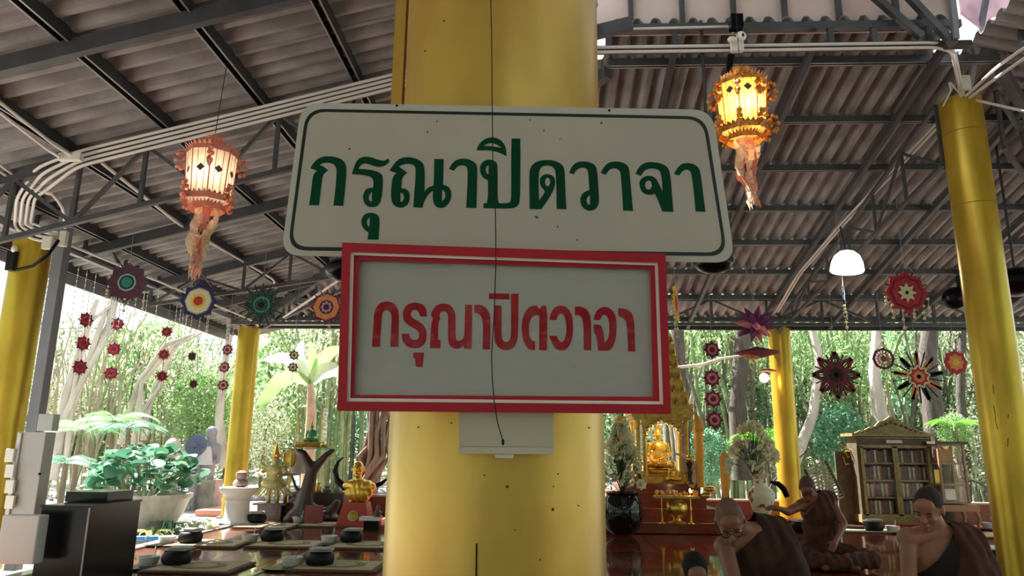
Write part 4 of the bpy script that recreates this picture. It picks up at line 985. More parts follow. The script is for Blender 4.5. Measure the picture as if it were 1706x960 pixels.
def buddha(base, h, label, body_m, robe_m, yaw=0, tiers=((1.25, .10), (1.05, .09)), tier_m=None, name='buddha_statue'):
    """seated figure of total height h above tiers"""
    base = Vector(base); t = thing(name, label, 'statue', tuple(base), yaw)
    z = 0; 
    for i, (w_, hh) in enumerate(tiers):
        wd = w_*h*.42
        MB().lathe([(wd, z), (wd*1.04, z+hh*h*.3), (wd*.92, z+hh*h*.6), (wd, z+hh*h)], base, 24, squash=(1, .7)).build('plinth', tier_m or M_goldy, t); z += hh*h
    b = Vector((0, 0, z)); u = h
    me = blob([('e', b+Vector((0, 0, .10*u)), (.30*u, .20*u, .10*u)), ('c', b+Vector((-.28*u, -.02*u, .08*u)), b+Vector((.12*u, -.14*u, .09*u)), .085*u, .06*u),
               ('c', b+Vector((.28*u, -.02*u, .08*u)), b+Vector((-.12*u, -.15*u, .13*u)), .085*u, .06*u),
               ('e', b+Vector((0, .02*u, .26*u)), (.13*u, .10*u, .18*u)), ('e', b+Vector((0, .02*u, .42*u)), (.17*u, .10*u, .13*u)),
               ('c', b+Vector((-.18*u, .01*u, .48*u)), b+Vector((-.23*u, -.03*u, .28*u)), .055*u, .042*u), ('c', b+Vector((-.23*u, -.03*u, .28*u)), b+Vector((-.16*u, -.19*u, .15*u)), .04*u, .03*u),
               ('c', b+Vector((.18*u, .01*u, .48*u)), b+Vector((.23*u, -.03*u, .28*u)), .055*u, .042*u), ('c', b+Vector((.23*u, -.03*u, .28*u)), b+Vector((.02*u, -.15*u, .18*u)), .04*u, .03*u),
               ('c', b+Vector((0, .01*u, .5*u)), b+Vector((0, 0, .62*u)), .055*u, .045*u), ('e', b+Vector((0, -.005*u, .69*u)), (.075*u, .085*u, .10*u)),
               ('e', b+Vector((-.08*u, .0, .67*u)), (.015*u, .02*u, .05*u)), ('e', b+Vector((.08*u, 0, .67*u)), (.015*u, .02*u, .05*u)),
               ('e', b+Vector((0, -.09*u, .685*u)), (.012*u, .015*u, .03*u))], .016*u, 1)
    link('figure', me, body_m, t)
    me = blob([('e', b+Vector((.03*u, .02*u, .40*u)), (.155*u, .112*u, .16*u)), ('e', b+Vector((0, .02*u, .26*u)), (.145*u, .115*u, .16*u)), ('e', b+Vector((0, 0, .10*u)), (.29*u, .205*u, .07*u))], .018*u, 1,
              cut=[(b+Vector((.03*u, 0, .52*u)), Vector((-.75, 0, .66)))])
    link('robe', me, robe_m, t)
    MB().lathe([(.082*u, .72*u), (.080*u, .78*u), (.05*u, .81*u), (.035*u, .84*u), (.028*u, .88*u), (.004*u, 1.0*u)], b, 14).build('headdress', M_gold, t, world=False, smooth=True)
    for m_ in t.children:
        if m_.name.startswith('plinth'): pass
    return t
M_jade = mat('green_glass_statue', (.01, .30, .09), .12, 0, .3, 12, coat=.5)
pb = rt(518, 747); pb.y -= .02
buddha(pb+Vector((0, 0, .008)), .36, 'small emerald green seated buddha on a gilded base standing on the root table', M_jade, mat('dark_green_glass', (.01, .20, .07), .15), tiers=((1.9, .13), (1.45, .13)))
# glass case round it
gc = thing('display_case', 'clear glass case over the green buddha on the root table', 'case', tuple(pb))
for sx in (-.21, .21): MB().box(pb+Vector((sx, 0, .33)), (.005, .3, .62)).build('glass_pane', glassmat(), gc)
MB().box(pb+Vector((0, -.15, .33)), (.42, .005, .62)).build('glass_pane', glassmat(), gc)
for sx in (-.21, .21): MB().box(pb+Vector((sx, -.15, .33)), (.012, .012, .62)).build('case_edge', M_gold, gc)

# golden bust on red pedestal
c = rt(593, 868, 11.3); c.z = 0
t = thing('red_pedestal', 'red pedestal with a round gold emblem carrying the golden bust', 'pedestal', tuple(c))
M_rp = mat('red_lacquer_pedestal', (.40, .03, .02), .35, 0, .15, 6)
MB().add([c+Vector(v) for v in ((-.26, -.2, 0), (.26, -.2, 0), (.26, .2, 0), (-.26, .2, 0), (-.17, -.15, .36), (.17, -.15, .36), (.17, .15, .36), (-.17, .15, .36))],
         [(3, 2, 1, 0), (4, 5, 6, 7), (0, 1, 5, 4), (1, 2, 6, 5), (2, 3, 7, 6), (3, 0, 4, 7)]).build('pedestal_body', M_rp, t)
MB().box(c+Vector((0, 0, .015)), (.60, .46, .03)).build('pedestal_foot', M_rp, t)
MB().lathe([(.075, -.01), (.08, 0), (.05, .006), (.045, .0), (.02, .008), (.0, .008)], c+Vector((0, -.195, .17)), 18, rot=Matrix.Rotation(R(78), 3, 'X')).build('emblem', M_goldy, t, smooth=True)
b = c+Vector((0, 0, .36)); t = thing('golden_bust', 'golden bust of a shaven monk in draped robe on the red pedestal', 'bust', tuple(b))
L0 = Vector((0, 0, 0))
me = blob([('e', (0, 0, .14), (.19, .13, .13)), ('e', (0, 0, .24), (.24, .13, .10)), ('c', (0, -.01, .28), (0, -.03, .40), .065, .06), ('e', (0, -.04, .49), (.088, .10, .115)), ('e', (0, -.075, .43), (.06, .06, .06)),
           ('e', (-.093, -.03, .48), (.014, .025, .038)), ('e', (.093, -.03, .48), (.014, .025, .038)), ('e', (0, -.145, .475), (.017, .022, .03)), ('e', (-.035, -.128, .51), (.03, .012, .009)), ('e', (.035, -.128, .51), (.03, .012, .009)),
           ('e', (0, -.132, .43), (.03, .012, .010)), ('e', (0, -.118, .395), (.03, .02, .02))], .010, 1)
link('head_and_shoulders', me, M_gold, t)
me = blob([('e', (.02, 0, .14), (.215, .15, .15)), ('e', (.03, 0, .22), (.25, .15, .12))], .012, 1, disp=lambda v: .006*math.sin((v.x*1.0+v.z*.25)*80), cut=[(Vector((.0, 0, .30)), Vector((-.5, -.2, .86)))])
link('draped_robe', me, mat('yellow_gilt_drape', (.80, .50, .07), .32, .6, .15, 20), t)

# multi-armed deity statue
c = rt(454, 838, 12.2); b = c; t = thing('deity_statue', 'ornate green and gold many-armed deity statue left of the root table', 'statue', tuple(b))
M_dei = mat('green_gold_enamel', (.13, .16, .06), .4, .35, .8, 30, .3, 60, var2=(.50, .34, .12))
sc_ = 1.0
me = blob([('c', (-.07, 0, .0), (-.07, 0, .22), .035, .05), ('c', (.07, 0, .0), (.07, 0, .22), .035, .05), ('e', (0, 0, .30), (.22, .13, .10)), ('e', (0, 0, .40), (.14, .10, .12)), ('e', (0, 0, .52), (.15, .10, .10)),
           ('c', (0, 0, .56), (0, 0, .64), .045, .04), ('e', (0, -.01, .69), (.065, .07, .08)),
           ('c', (-.13, 0, .56), (-.24, -.05, .46), .045, .035), ('c', (-.24, -.05, .46), (-.12, -.14, .44), .03, .025), ('c', (.13, 0, .56), (.24, -.05, .46), .045, .035), ('c', (.24, -.05, .46), (.12, -.14, .44), .03, .025),
           ('c', (-.13, .03, .56), (-.26, .02, .62), .035, .025), ('c', (.13, .03, .56), (.26, .02, .62), .035, .025), ('c', (-.26, .02, .62), (-.24, 0, .76), .025, .02), ('c', (.26, .02, .62), (.28, 0, .80), .025, .02)], .014, 1)
link('figure', me, M_dei, t)
mb = MB()
for k in range(14):
    a = R(180+k*180/13); d = Vector((math.cos(a), math.sin(a)*.7, 0))
    mb.add([Vector((0, 0, .34))+d*.12, Vector((0, 0, .15))+d*.30+Vector((-.02, 0, 0)), Vector((0, 0, .10))+d*.34, Vector((0, 0, .15))+d*.30+Vector((.03, 0, 0))], [(0, 1, 2, 3)])
mb.build('skirt_panels', M_dei, t, world=False, recalc=False)
MB().lathe([(.075, .74), (.085, .78), (.06, .82), (.04, .88), (.005, .98)], (0, 0, 0), 12).build('crown', M_gold, t, world=False)
MB().ell((.20, .10, .72), (.12, .03, .16), 14, 9).build('halo_shield', M_goldy, t, world=False)
MB().box((0, 0, -.015), (.55, .30, .03)).build('base_plate', M_root, t, world=False)
MB().tube([(.26, -.02, .0), (.26, -.02, .80)], .012, 6).build('staff', M_gold, t, world=False)
# stand to carry the deity
o = MB().box(c+Vector((0, 0, -.03-(c.z-.03)/2+.0)), (.40, .26, max(.05, c.z-.03))).build('low_stand', M_root); tagp(o, 'low dark stand beneath the many-armed deity statue', 'stand')
# grey bell-shaped jar on side shelf
c = rt(478, 790, 11.9)+Vector((.18, .15, .02)); o = MB().lathe([(.0, 0), (.15, 0), (.17, .02), (.16, .08), (.15, .22), (.11, .32), (.04, .36), (.03, .40), (0, .41)], rt(497, 789, 12.6), 22).build('grey_jar', mat('grey_stoneware', (.40, .42, .44), .6, 0, .15, 8, .2, 30), smooth=True)
tagp(o, 'grey bell-shaped stone jar beside the root table trunk', 'jar')
# buffalo horns, wide curved
def horn(pts, Y, rads, label, m=None, cat='horn'):
    P = [at(x, y, Y) for x, y in pts]; return tagp(MB().tube(P, rads, 12).build('curved_horn', m or M_black, smooth=True), label, cat)
horn([(572, 762), (563, 770), (558, 785), (562, 800), (575, 812), (592, 818)], 11.7, [.008, .025, .04, .05, .055, .05], 'large curved black horn rising left behind the golden bust')
horn([(592, 818), (612, 815), (635, 806), (648, 796)], 11.75, [.05, .05, .035, .012], 'black horn reaching right behind the golden bust')
c = rt(528, 820, 12.4); 
tagp(MB().box((c.x, c.y, c.z/2), (1.0, .35, c.z)).build('low_shelf', mat('dark_shelf_wood', (.05, .025, .02), .5)), 'low dark shelf behind the root table', 'shelf')
for i, (px, w_, h_, mm) in enumerate(((530, .10, .15, M_gold), (545, .12, .10, mat('olive_pot', (.16, .18, .10), .4)), (562, .10, .12, mat('grey_green_pot', (.22, .28, .22), .4)))):
    q = rt(px, 819, 12.4); q.z = c.z
    tagp(MB().lathe([(.0, 0), (w_*.5, 0), (w_*.6, h_*.4), (w_*.4, h_*.75), (w_*.5, h_)], q, 16).build('small_bowl', mm, smooth=True), ('small brass bowl on the low dark shelf', 'small olive pot on the low dark shelf', 'small grey-green pot on the low dark shelf')[i], 'bowl')
def shrub_fan(): pass
# ---- mats and meal sets
M_mat = mat('woven_straw_mat', (.52, .43, .25), .8, 0, .2, 30, .2, 200)
M_matb = mat('brown_mat_border', (.12, .065, .035), .8, 0, .2, 30)
M_med = mat('dark_mat_medallion', (.24, .19, .11), .85, 0, .4, 30)
def sitting_mat(cx, cy, wd, dp, label, medal=True, z=.004, yaw=0):
    t = thing('sitting_mat', label, 'mat', (cx, cy, z), yaw)
    MB().box((0, 0, .010), (wd, dp, .020)).build('mat_border', M_matb, t, world=False)
    MB().box((0, 0, .0225), (wd*.88, dp*.84, .005)).build('mat_field', M_mat, t, world=False)
    if medal:
        MB().lathe([(0, .0), (.5, 0), (.5, .004), (0, .004)], (0, 0, .025), 28, squash=(wd*.30/.5, dp*.30/.5)).build('medallion', M_med, t, world=False)
        MB().lathe([(0, .0), (.5, 0), (.5, .003), (0, .003)], (0, 0, .0285), 20, squash=(wd*.20/.5, dp*.20/.5)).build('medallion_centre', M_mat, t, world=False)
    return t
def fl(px, py): return atz(px, py, 0)
mats = [(448, 878, 'straw mat in the back row left, behind the second pair of mats'), (548, 876, 'straw mat in the back row in front of the root table'), (352, 908, 'straw mat of the middle row, leftmost'), (482, 909, 'straw mat of the middle row, second from the left'),
        (612, 911, 'straw mat of the middle row, next to the central column'), (332, 948, 'straw mat of the front row, left'), (566, 946, 'straw mat of the front row, beside the central column')]
for px, py, lb in mats:
    q = fl(px, py); sitting_mat(q.x, q.y, .86, .66, lb)
M_spoon = mat('polished_steel', (.6, .6, .6), .2, .9, 0)
def meal_set(px, py, label_i, flip=1):
    q = fl(px, py); lb = label_i
    o = MB().lathe([(.0, 0), (.06, 0), (.085, .03), (.10, .085), (.105, .10), (.092, .10), (.08, .04), (0, .02)], q, 22).build('white_bowl', M_white, smooth=True)
    tagp(o, 'white ceramic bowl '+lb, 'bowl')
    o = MB().tube([q+Vector((.0, 0, .03)), q+Vector((.05, .01, .13)), q+Vector((.055, .01, .19))], [.010, .004, .006], 6).build('spoon', M_spoon, smooth=True)
    tagp(o, 'spoon standing in the white bowl '+lb, 'spoon')
    b = q+Vector((.27*flip, .02, 0)); t = thing('alms_bowl', 'black alms bowl with folded cloth '+lb, 'alms bowl', tuple(b))
    MB().lathe([(.0, 0), (.09, 0), (.135, .05), (.14, .11), (.12, .15), (.11, .155)], b, 24).build('bowl_body', M_blackm, t, smooth=True)
    mb = MB(); 
    for k in range(3): mb.box(b+Vector((rnd.uniform(-.02, .04), rnd.uniform(-.02, .02), .165+k*.011)), (.22-.02*k, .16, .008), Matrix.Rotation(R(rnd.uniform(-14, 14)), 3, 'Z'))
    mb.build('folded_cloth', mat('grey_white_cloth', (.48, .47, .44), .8, 0, .2, 20), t)
    s = q+Vector((-.06*flip, -.16, 0))
    o = MB().lathe([(.0, 0), (.13, 0), (.15, .012), (.15, .02), (0, .02)], s, 20, squash=(1.2, .8)).build('black_tray', M_black, smooth=True)
    tagp(o, 'low black tray '+lb, 'tray')
for px, py, lb in ((398, 874, 'by the white stone pedestal'), (498, 872, 'in the back row before the root table'), (278, 908, 'left of the leftmost middle-row mat'), (416, 905, 'between the first two middle-row mats'), (548, 907, 'left of the mat touching the central column'),
                   (246, 945, 'left of the front-row mat, by the black chest'), (486, 946, 'left of the front mat beside the central column')):
    meal_set(px, py, lb)
# stack by central column left
q = fl(620, 884); t = thing('offering_stand', 'small dark tiered stand with white tissue box beside the central column', 'stand', tuple(q))
MB().box(q+Vector((0, 0, .07)), (.22, .16, .14)).build('stand_body', M_black, t); MB().box(q+Vector((-.03, 0, .165)), (.30, .18, .05)).build('tissue_box', M_white, t)
MB().lathe([(.0, .19), (.07, .19), (.05, .22), (.06, .25), (.03, .28), (.035, .31), (.01, .36)], q+Vector((.07, 0, 0)), 14).build('spire', mat('brown_turned_wood', (.16, .06, .035), .4), t, smooth=True)

# ================= RIGHT SIDE: ALTAR =================
SY = 11.9
def al(px, py, Y=SY): return at(px, py, Y)
ac = al(1098, 860); ac.z = 0
t = thing('altar_stage', 'polished red wooden altar stage in three steps under the golden shrine', 'altar', tuple(ac))
for i, (px0, px1, y0, y1, Yc, dp) in enumerate(((1008, 1215, 872, 905, 10.9, 2.1), (1012, 1200, 848, 874, 11.2, 1.7), (1020, 1178, 826, 849, 11.45, 1.4), (1035, 1168, 806, 828, 11.6, 1.2))):
    a0, a1 = at(px0, y0, Yc), at(px1, y1, Yc); zt = at(1100, y0, Yc).z
    zt = max(zt, .02); 
    bevel(MB().box(((a0.x+a1.x)/2, Yc+dp/2, zt/2+.005), (a1.x-a0.x, dp, zt)).build('step', M_red_wood, t), .012)
ztop = at(1100, 806, 11.6).z
# shrine
sc0 = at(1097, 806, 12.0); sc0.z = ztop+.005
t = thing('golden_shrine', 'tall carved golden shrine with arch and spire on the altar stage', 'shrine', tuple(sc0))
hx0, hx1 = at(1052, 700, 12.0).x, at(1145, 700, 12.0).x; cx = (hx0+hx1)/2; W_ = hx1-hx0; zc = at(1097, 702, 12.0).z; cy = 12.1
MB().box((cx, cy, ztop+.05), (W_*1.05, .8, .10)).build('plinth', M_goldy, t)
for sx in (-1, 1):
    for sy in (-.33, .33):
        for dx in ((0, .10) if sy < 0 else (0,)):
            x = cx+sx*(W_/2-.07-dx)
            MB().lathe([(.045, ztop+.1), (.05, ztop+.16), (.032, ztop+.2), (.030, zc-.12), (.045, zc-.06), (.045, zc)], (x, cy+sy, 0), 12).build('shrine_column', M_goldy, t, smooth=True)
for k, (w2, z0, z1) in enumerate(((1.0, 0, .05), (1.07, .05, .10), (1.14, .10, .14), (1.02, .14, .20))):
    MB().box((cx, cy, zc+(z0+z1)/2), (W_*w2, .8*w2, z1-z0)).build('cornice', M_goldy, t)
# arch panel
n = 20; mb = MB(); zA = zc-.30; hw = W_/2-.17
o_ = [(-hw-.04, 0), (-hw-.04, .30), (hw+.04, .30), (hw+.04, 0)]
arcp = [(hw*math.cos(R(180-180*i/n)), .26*math.sin(R(180*i/n))**.8) for i in range(n+1)]
top = [(-hw-.02+(2*hw+.04)*i/n, .31) for i in range(n+1)]
vs = []; 
for yy in (-.38, -.34):
    vs += [Vector((cx+p[0], cy+yy, zA+p[1])) for p in arcp]+[Vector((cx+p[0], cy+yy, zA+p[1])) for p in top]
m1 = n+1; f = []
for i in range(n):
    f += [(i, i+1, m1+i+1, m1+i), (2*m1+i, 3*m1+i, 3*m1+i+1, 2*m1+i+1), (i, 2*m1+i, 2*m1+i+1, i+1)]
mb.add(vs, f); mb.build('arch_panel', M_goldy, t)
mb = MB()
for i in range(9):
    a = math.pi*(i+.5)/9; mb.ell((cx+(hw-.0)*math.cos(a), cy-.395, zA+.26*math.sin(a)**.8+.015), (.035, .02, .035), 8, 6)
mb.build('arch_carving', M_gold, t, smooth=True)
MB().lathe([(0, 0), (.05, .01), (.06, .05), (.04, .10), (0, .16)], (cx-.04, cy-.40, zc-.07), 10).build('arch_jewel', mat('bright_gilt', (.9, .75, .4), .1, .9, 0), t, smooth=True)
# upper tower (shows right of the red frame)
z = zc+.20; wd = W_*.88
for k in range(6):
    MB().box((cx+.08, cy, z+.03), (wd*1.08, wd*.9, .06)).build('tower_tier', M_goldy, t); z += .06
    MB().box((cx+.08, cy, z+.07), (wd*.86, wd*.75, .14)).build('tower_block', M_goldy, t)
    mb = MB()
    for q in range(5):
        for sy in (-1,): mb.lathe([(.03, 0), (.035, .03), (0, .13)], (cx+.08+wd*.42*(q/2-1), cy-wd*.42, z), 6)
    mb.build('tower_finials', M_gold, t); z += .14; wd *= .86
MB().lathe([(.12, z), (.07, z+.08), (.08, z+.14), (.03, z+.26), (.035, z+.3), (0, z+.6)], (cx+.08, cy, 0), 14).build('spire', M_gold, t, smooth=True)
M_gb = mat('golden_buddha', (.80, .50, .09), .25, .8, .1, 20)
buddha((cx-.03, cy-.05, ztop+.10), .78, 'golden seated buddha inside the shrine', M_gb, mat('yellow_gold_robe', (.85, .58, .10), .35, .5, .1, 20), tiers=((1.0, .08), (.85, .07)))
buddha((cx+.12, cy-.50, ztop+.0), .34, 'small golden buddha figure before the large one in the shrine', M_gb, M_gb, tiers=((1.0, .12),))
for k, (dx, lb) in enumerate(((-.40, 'dark turned offering stand left of the golden buddha'), (.37, 'dark turned offering stand right of the golden buddha'))):
    q = Vector((cx+dx, cy-.52, ztop)); tt = thing('offering_stand', lb, 'stand', tuple(q))
    MB().lathe([(.07, 0), (.03, .04), (.025, .12), (.045, .17), (.02, .22), (.05, .30), (.06, .32), (.02, .33)], q, 12).build('stand_stem', M_root, tt, smooth=True)
    MB().ell(q+Vector((0, 0, .38)), (.045, .045, .06)).build('stand_bowl', M_gold, tt, smooth=True)
# tusks
M_ivory = mat('pale_ivory', (.62, .52, .38), .35, 0, .15, 6)
for side, lb in ((-1, 'curved ivory tusk on the left of the shrine'), (1, 'curved ivory tusk on the right of the shrine')):
    mp = [(1150, 812), (1156, 800), (1157, 785), (1153, 770), (1143, 761), (1130, 757), (1122, 756)] if side > 0 else [(1048, 812), (1042, 800), (1043, 785), (1047, 772), (1056, 763), (1066, 758), (1074, 756)]
    tagp(MB().tube([at(x, y, 11.62) for x, y in mp], [.055, .06, .055, .045, .035, .02, .006], 12).build('elephant_tusk', M_ivory, smooth=True), lb, 'tusk')
def candle(px, ptop, pbot, Y, r, label):
    a, b = at(px, pbot, Y), at(px, ptop, Y); a.x = b.x; h = b.z-a.z; t = thing('tall_candle', label, 'candle', tuple(a))
    MB().lathe([(r*.7, 0), (r*.75, h*.3), (r, h*.45), (r*1.02, h*.75), (r*1.25, h*.76), (r*1.25, h*.78), (r, h*.8), (r, h*.92), (r*.3, h*.985), (0, h)], a, 14).build('candle_body', M_candle, t, smooth=True)
    mb = MB()
    for k in range(8):
        al_ = 2*math.pi*k/8; mb.lathe([(r*.28, 0), (r*.3, h*.02), (0, h*.09)], a+Vector((r*math.cos(al_), r*math.sin(al_), h*.76)), 6)
    mb.build('candle_petals', M_candle, t, smooth=True); return t
candle(1162, 692, 812, 11.55, .075, 'tall carved orange candle just right of the golden shrine')
candle(1031, 692, 800, 11.9, .075, 'tall carved orange candle left of the golden shrine')
candle(1206, 752, 846, 11.0, .068, 'pointed orange candle behind the monk with glasses')
# flowers
M_petal = mat('cream_flower_petal', (.74, .72, .50), .6, 0, .15, 20, trans=.25)
def flower_mesh():
    mb = MB()
    for k in range(7):
        a = 2*math.pi*k/7; d = Vector((math.cos(a), math.sin(a), 0)); s = Vector((-d.y, d.x, 0))*.018
        mb.add([(0, 0, 0), d*.03+s+Vector((0, 0, .012)), d*.048+Vector((0, 0, .006)), d*.03-s+Vector((0, 0, .012))], [(0, 1, 2, 3)])
    mb.ell((0, 0, .012), .016, 7, 5); me = mb.mesh('flower', True); me.materials.append(M_petal); return me
FM = flower_mesh()
def bouquet(c, w_, h_, n, label, seed):
    r_ = random.Random(seed); c = Vector(c); t = thing('flower_arrangement', label, 'flowers', tuple(c)); mb = MB(); lf = MB()
    for i in range(n):
        z = h_*r_.random()**.8; rr = w_*(1-z/h_)**.6*.5+.03; a = r_.uniform(0, 6.28); p = Vector((rr*math.cos(a), rr*math.sin(a)*.7, z+.04))
        inst('flower', FM, t, p, (r_.uniform(-.9, .9)+.9, r_.uniform(-.9, .9), a), (r_.uniform(1.2, 1.9),)*3)
        mb.tube([(0, 0, -.05), p*.5+Vector((0, 0, z*.2)), p], .004, 4)
        for k in range(3):
            q = p*r_.uniform(.5, 1.05); d = Vector((r_.uniform(-1, 1), r_.uniform(-1, 1), r_.uniform(-.3, .8))).normalized()*.07; s = d.cross(Vector((0, 0, 1))).normalized()*.016
            lf.add([q, q+d*.5+s, q+d, q+d*.5-s], [(0, 1, 2, 3)])
    mb.build('stems', M_leafD, t, world=False, kind='stuff'); lf.build('leaves', M_leafD, t, world=False, recalc=False, kind='stuff')
pq = at(1038, 868, 10.7); pz = max(.0, at(1038, 872, 10.9).z)
c = Vector((at(1038, 860, 10.6).x, 10.6, .02)); c = at(1037, 868, 10.6); c.z = .03
t = thing('black_pot', 'large round glossy black pot left of the altar', 'pot', tuple(c))
hh = at(1037, 820, 10.6).z-c.z
MB().lathe([(.15, 0), (.22, .06), (.29, hh*.45), (.28, hh*.7), (.22, hh*.92), (.24, hh), (.21, hh), (.19, hh*.9)], c, 32).build('pot_body', mat('glossy_black_glaze', (.004, .008, .006), .06, 0, .2, 5), t, smooth=True)
bouquet(c+Vector((0, 0, hh)), .52, .92, 90, 'tall bank of cream flowers rising from the black pot', 5)
# porcelain vase
c = at(1271, 868, 10.9); zb = c.z; 
t = thing('vase_stand', 'dark stand under the porcelain vase', 'stand', (c.x, c.y, 0)); MB().box((c.x, c.y, max(.05, zb)/2), (.42, .42, max(.05, zb))).build('stand_body', M_red_wood, t)
zb = max(.05, zb); c.z = zb; vh = at(1271, 790, 10.9).z-zb
M_porc = mat('painted_porcelain', (.72, .66, .50), .25, 0, .1, 6); 
nt = M_porc.node_tree; vz = nt.nodes.new('ShaderNodeTexNoise'); vz.inputs['Scale'].default_value = 9; vz.inputs['Detail'].default_value = 6
rp = nt.nodes.new('ShaderNodeValToRGB'); rp.color_ramp.elements[0].position = .56; rp.color_ramp.elements[1].position = .62
rp.color_ramp.elements[0].color = (.74, .68, .52, 1); rp.color_ramp.elements[1].color = (.20, .10, .035, 1)
tc = nt.nodes.new('ShaderNodeTexCoord'); nt.links.new(tc.outputs['Object'], vz.inputs['Vector']); nt.links.new(vz.outputs[0], rp.inputs[0]); nt.links.new(rp.outputs[0], nt.nodes['Principled BSDF'].inputs['Base Color'])
t = thing('porcelain_vase', 'tall cream porcelain vase painted with brown flowers', 'vase', tuple(c))
MB().lathe([(.13, 0), (.13, vh*.06), (.11, vh*.12), (.15, vh*.3), (.19, vh*.5), (.19, vh*.6), (.15, vh*.68), (.10, vh*.74), (.095, vh*.9), (.13, vh*.97), (.145, vh), (.12, vh), (.08, vh*.9)], c, 32).build('vase_body', M_porc, t, smooth=True)
bouquet(c+Vector((-.08, 0, vh)), .72, .68, 60, 'loose spray of white and cream flowers in the porcelain vase', 9)
# gold offerings in front of the altar
c = at(1128, 862, 10.7); c.z = max(.03, at(1100, 872, 10.9).z+.01)
t = thing('brass_urn', 'shiny brass footed urn in front of the altar', 'urn', tuple(c))
MB().lathe([(.14, 0), (.15, .02), (.06, .05), (.05, .08), (.13, .14), (.155, .21), (.14, .28), (.09, .32), (.10, .34)], c, 28).build('urn_body', M_gold, t, smooth=True)
t = thing('garland_tray', 'flat golden garland tray resting on the brass urn', 'tray', tuple(c+Vector((0, 0, .35))))
MB().box((0, 0, .02), (.62, .22, .03)).build('tray_body', M_goldy, t, world=False)
mb = MB(); r_ = random.Random(2)
for k in range(40): mb.ell((r_.uniform(-.3, .3), r_.uniform(-.1, .1), .05+r_.uniform(0, .05)), .022, 6, 4)
mb.build('garland', mat('marigold_garland', (.75, .46, .12), .6, 0, .3, 20), t, world=False, kind='stuff')
for px, lb in ((1103, 'thin brass candlestick left of the brass urn'), (1151, 'thin brass candlestick with burning candle right of the brass urn')):
    q = at(px, 855, 10.75); q.z = c.z; t = thing('candlestick', lb, 'candlestick', tuple(q)); h_ = at(px, 822 if px > 1120 else 830, 10.75).z-q.z
    MB().lathe([(.05, 0), (.02, .02), (.012, h_*.4), (.022, h_*.5), (.010, h_*.6), (.010, h_)], q, 12).build('stick_body', M_gold, t, smooth=True)
    if px > 1120:
        MB().ell(q+Vector((0, 0, h_+.035)), (.012, .012, .03)).build('flame', mat('candle_flame', (1, .8, .5), .5, 0, 0, emit=(1, .72, .35), estr=30), t, smooth=True)
        glow(q+Vector((0, 0, h_+.09)), 1.2, (1, .6, .25), .02)
glow((cx, cy-.30, zc-.16), 5, (1, .72, .38), .04)
mb = MB().ell((cx-.02, cy-.36, zc-.03), .04, 10, 8); tagp(mb.build('shrine_lamp', mat('lit_shrine_lamp', (1, .9, .7), .3, 0, 0, emit=(1, .85, .62), estr=14), smooth=True), 'small bright lamp under the cornice of the golden shrine', 'lamp')
for px, lb in ((1183, 'golden lotus bud ornament at the foot of the tall candle'), (1176, 'small golden lotus ornament beneath the larger one')):
    q = at(px, 815 if px == 1183 else 826, 11.5); tagp(MB().ell(q, (.09, .07, .05), 12, 8).build('lotus_ornament', M_gold, smooth=True), lb, 'ornament')
# green fan palm behind the flowers
c = at(1250, 760, 14.5); 
# ---- bookcase
BY = 12.6
def bk(px, py, Y=BY): return at(px, py, Y)
bl_, br_ = bk(1432, 800).x, bk(1558, 800).x; zt = bk(1490, 727).z; zb = bk(1490, 862).z; zb = max(zb, .12)
bw = br_-bl_; bcx = (bl_+br_)/2; bd = .42
t = thing('bookcase', 'ornate olive-gold glazed bookcase with arched crest', 'bookcase', (bcx, BY+bd/2, 0))
M_case = mat('olive_gold_case', (.21, .17, .06), .5, .2, .3, 10, .2, 50)
M_cased = mat('dark_olive_case', (.07, .052, .028), .6, 0, .3, 10)
for sx in (-1, 1): MB().box((bcx+sx*(bw/2-.03), BY+bd/2, (zt+zb)/2), (.06, bd, zt-zb)).build('side_panel', M_cased, t)
MB().box((bcx, BY+bd-.01, (zt+zb)/2), (bw, .02, zt-zb)).build('back_panel', M_cased, t)
MB().box((bcx, BY+bd/2, zt+.02), (bw+.14, bd+.08, .05)).build('cornice', M_case, t)
MB().box((bcx, BY-.005, zt-.09), (bw, .02, .16)).build('frieze', M_cased, t)
for zz in (zt-.03, zt-.155): MB().box((bcx, BY-.02, zz), (bw*.96, .015, .018)).build('frieze_moulding', M_case, t)
MB().box((bcx, BY-.03, zt-.09), (.26, .01, .05)).build('name_plate', M_sign_w, t)
MB().box((bcx, BY+bd/2, zb-.03), (bw+.04, bd+.02, .12)).build('base_board', M_case, t)
cr = [(-.50*bw, 0), (-.42*bw, .05), (-.36*bw, .06), (-.28*bw, .11), (-.22*bw, .12), (-.15*bw, .20), (-.08*bw, .22), (0, .29), (.08*bw, .22), (.15*bw, .20), (.22*bw, .12), (.28*bw, .11), (.36*bw, .06), (.42*bw, .05), (.50*bw, 0)]
MB().prism(cr, (bcx, BY+.02, zt+.045), (1, 0, 0), (0, 0, 1), (0, .05, 0)).build('crest', M_case, t)
mb = MB()
for i in range(13): mb.ell((bcx-bw*.4+bw*.8*i/12, BY+.01, zt+.06+.17*(1-abs(i-6)/6)), (.03, .012, .022), 8, 5)
mb.build('crest_carving', M_cased, t, smooth=True)
for sx in (-1, 1):
    for sy in (0, 1): MB().lathe([(.03, 0), (.05, .06), (.03, zb-.03)], (bcx+sx*(bw/2-.06), BY+.04+sy*(bd-.08), 0), 10).build('leg', M_cased, t, smooth=True)
zs = [zb+.03+(zt-.17-zb-.03)*i/4 for i in range(5)]
for z in zs[:4]: MB().box((bcx, BY+bd/2, z), (bw-.1, bd-.04, .025)).build('shelf', M_case, t)
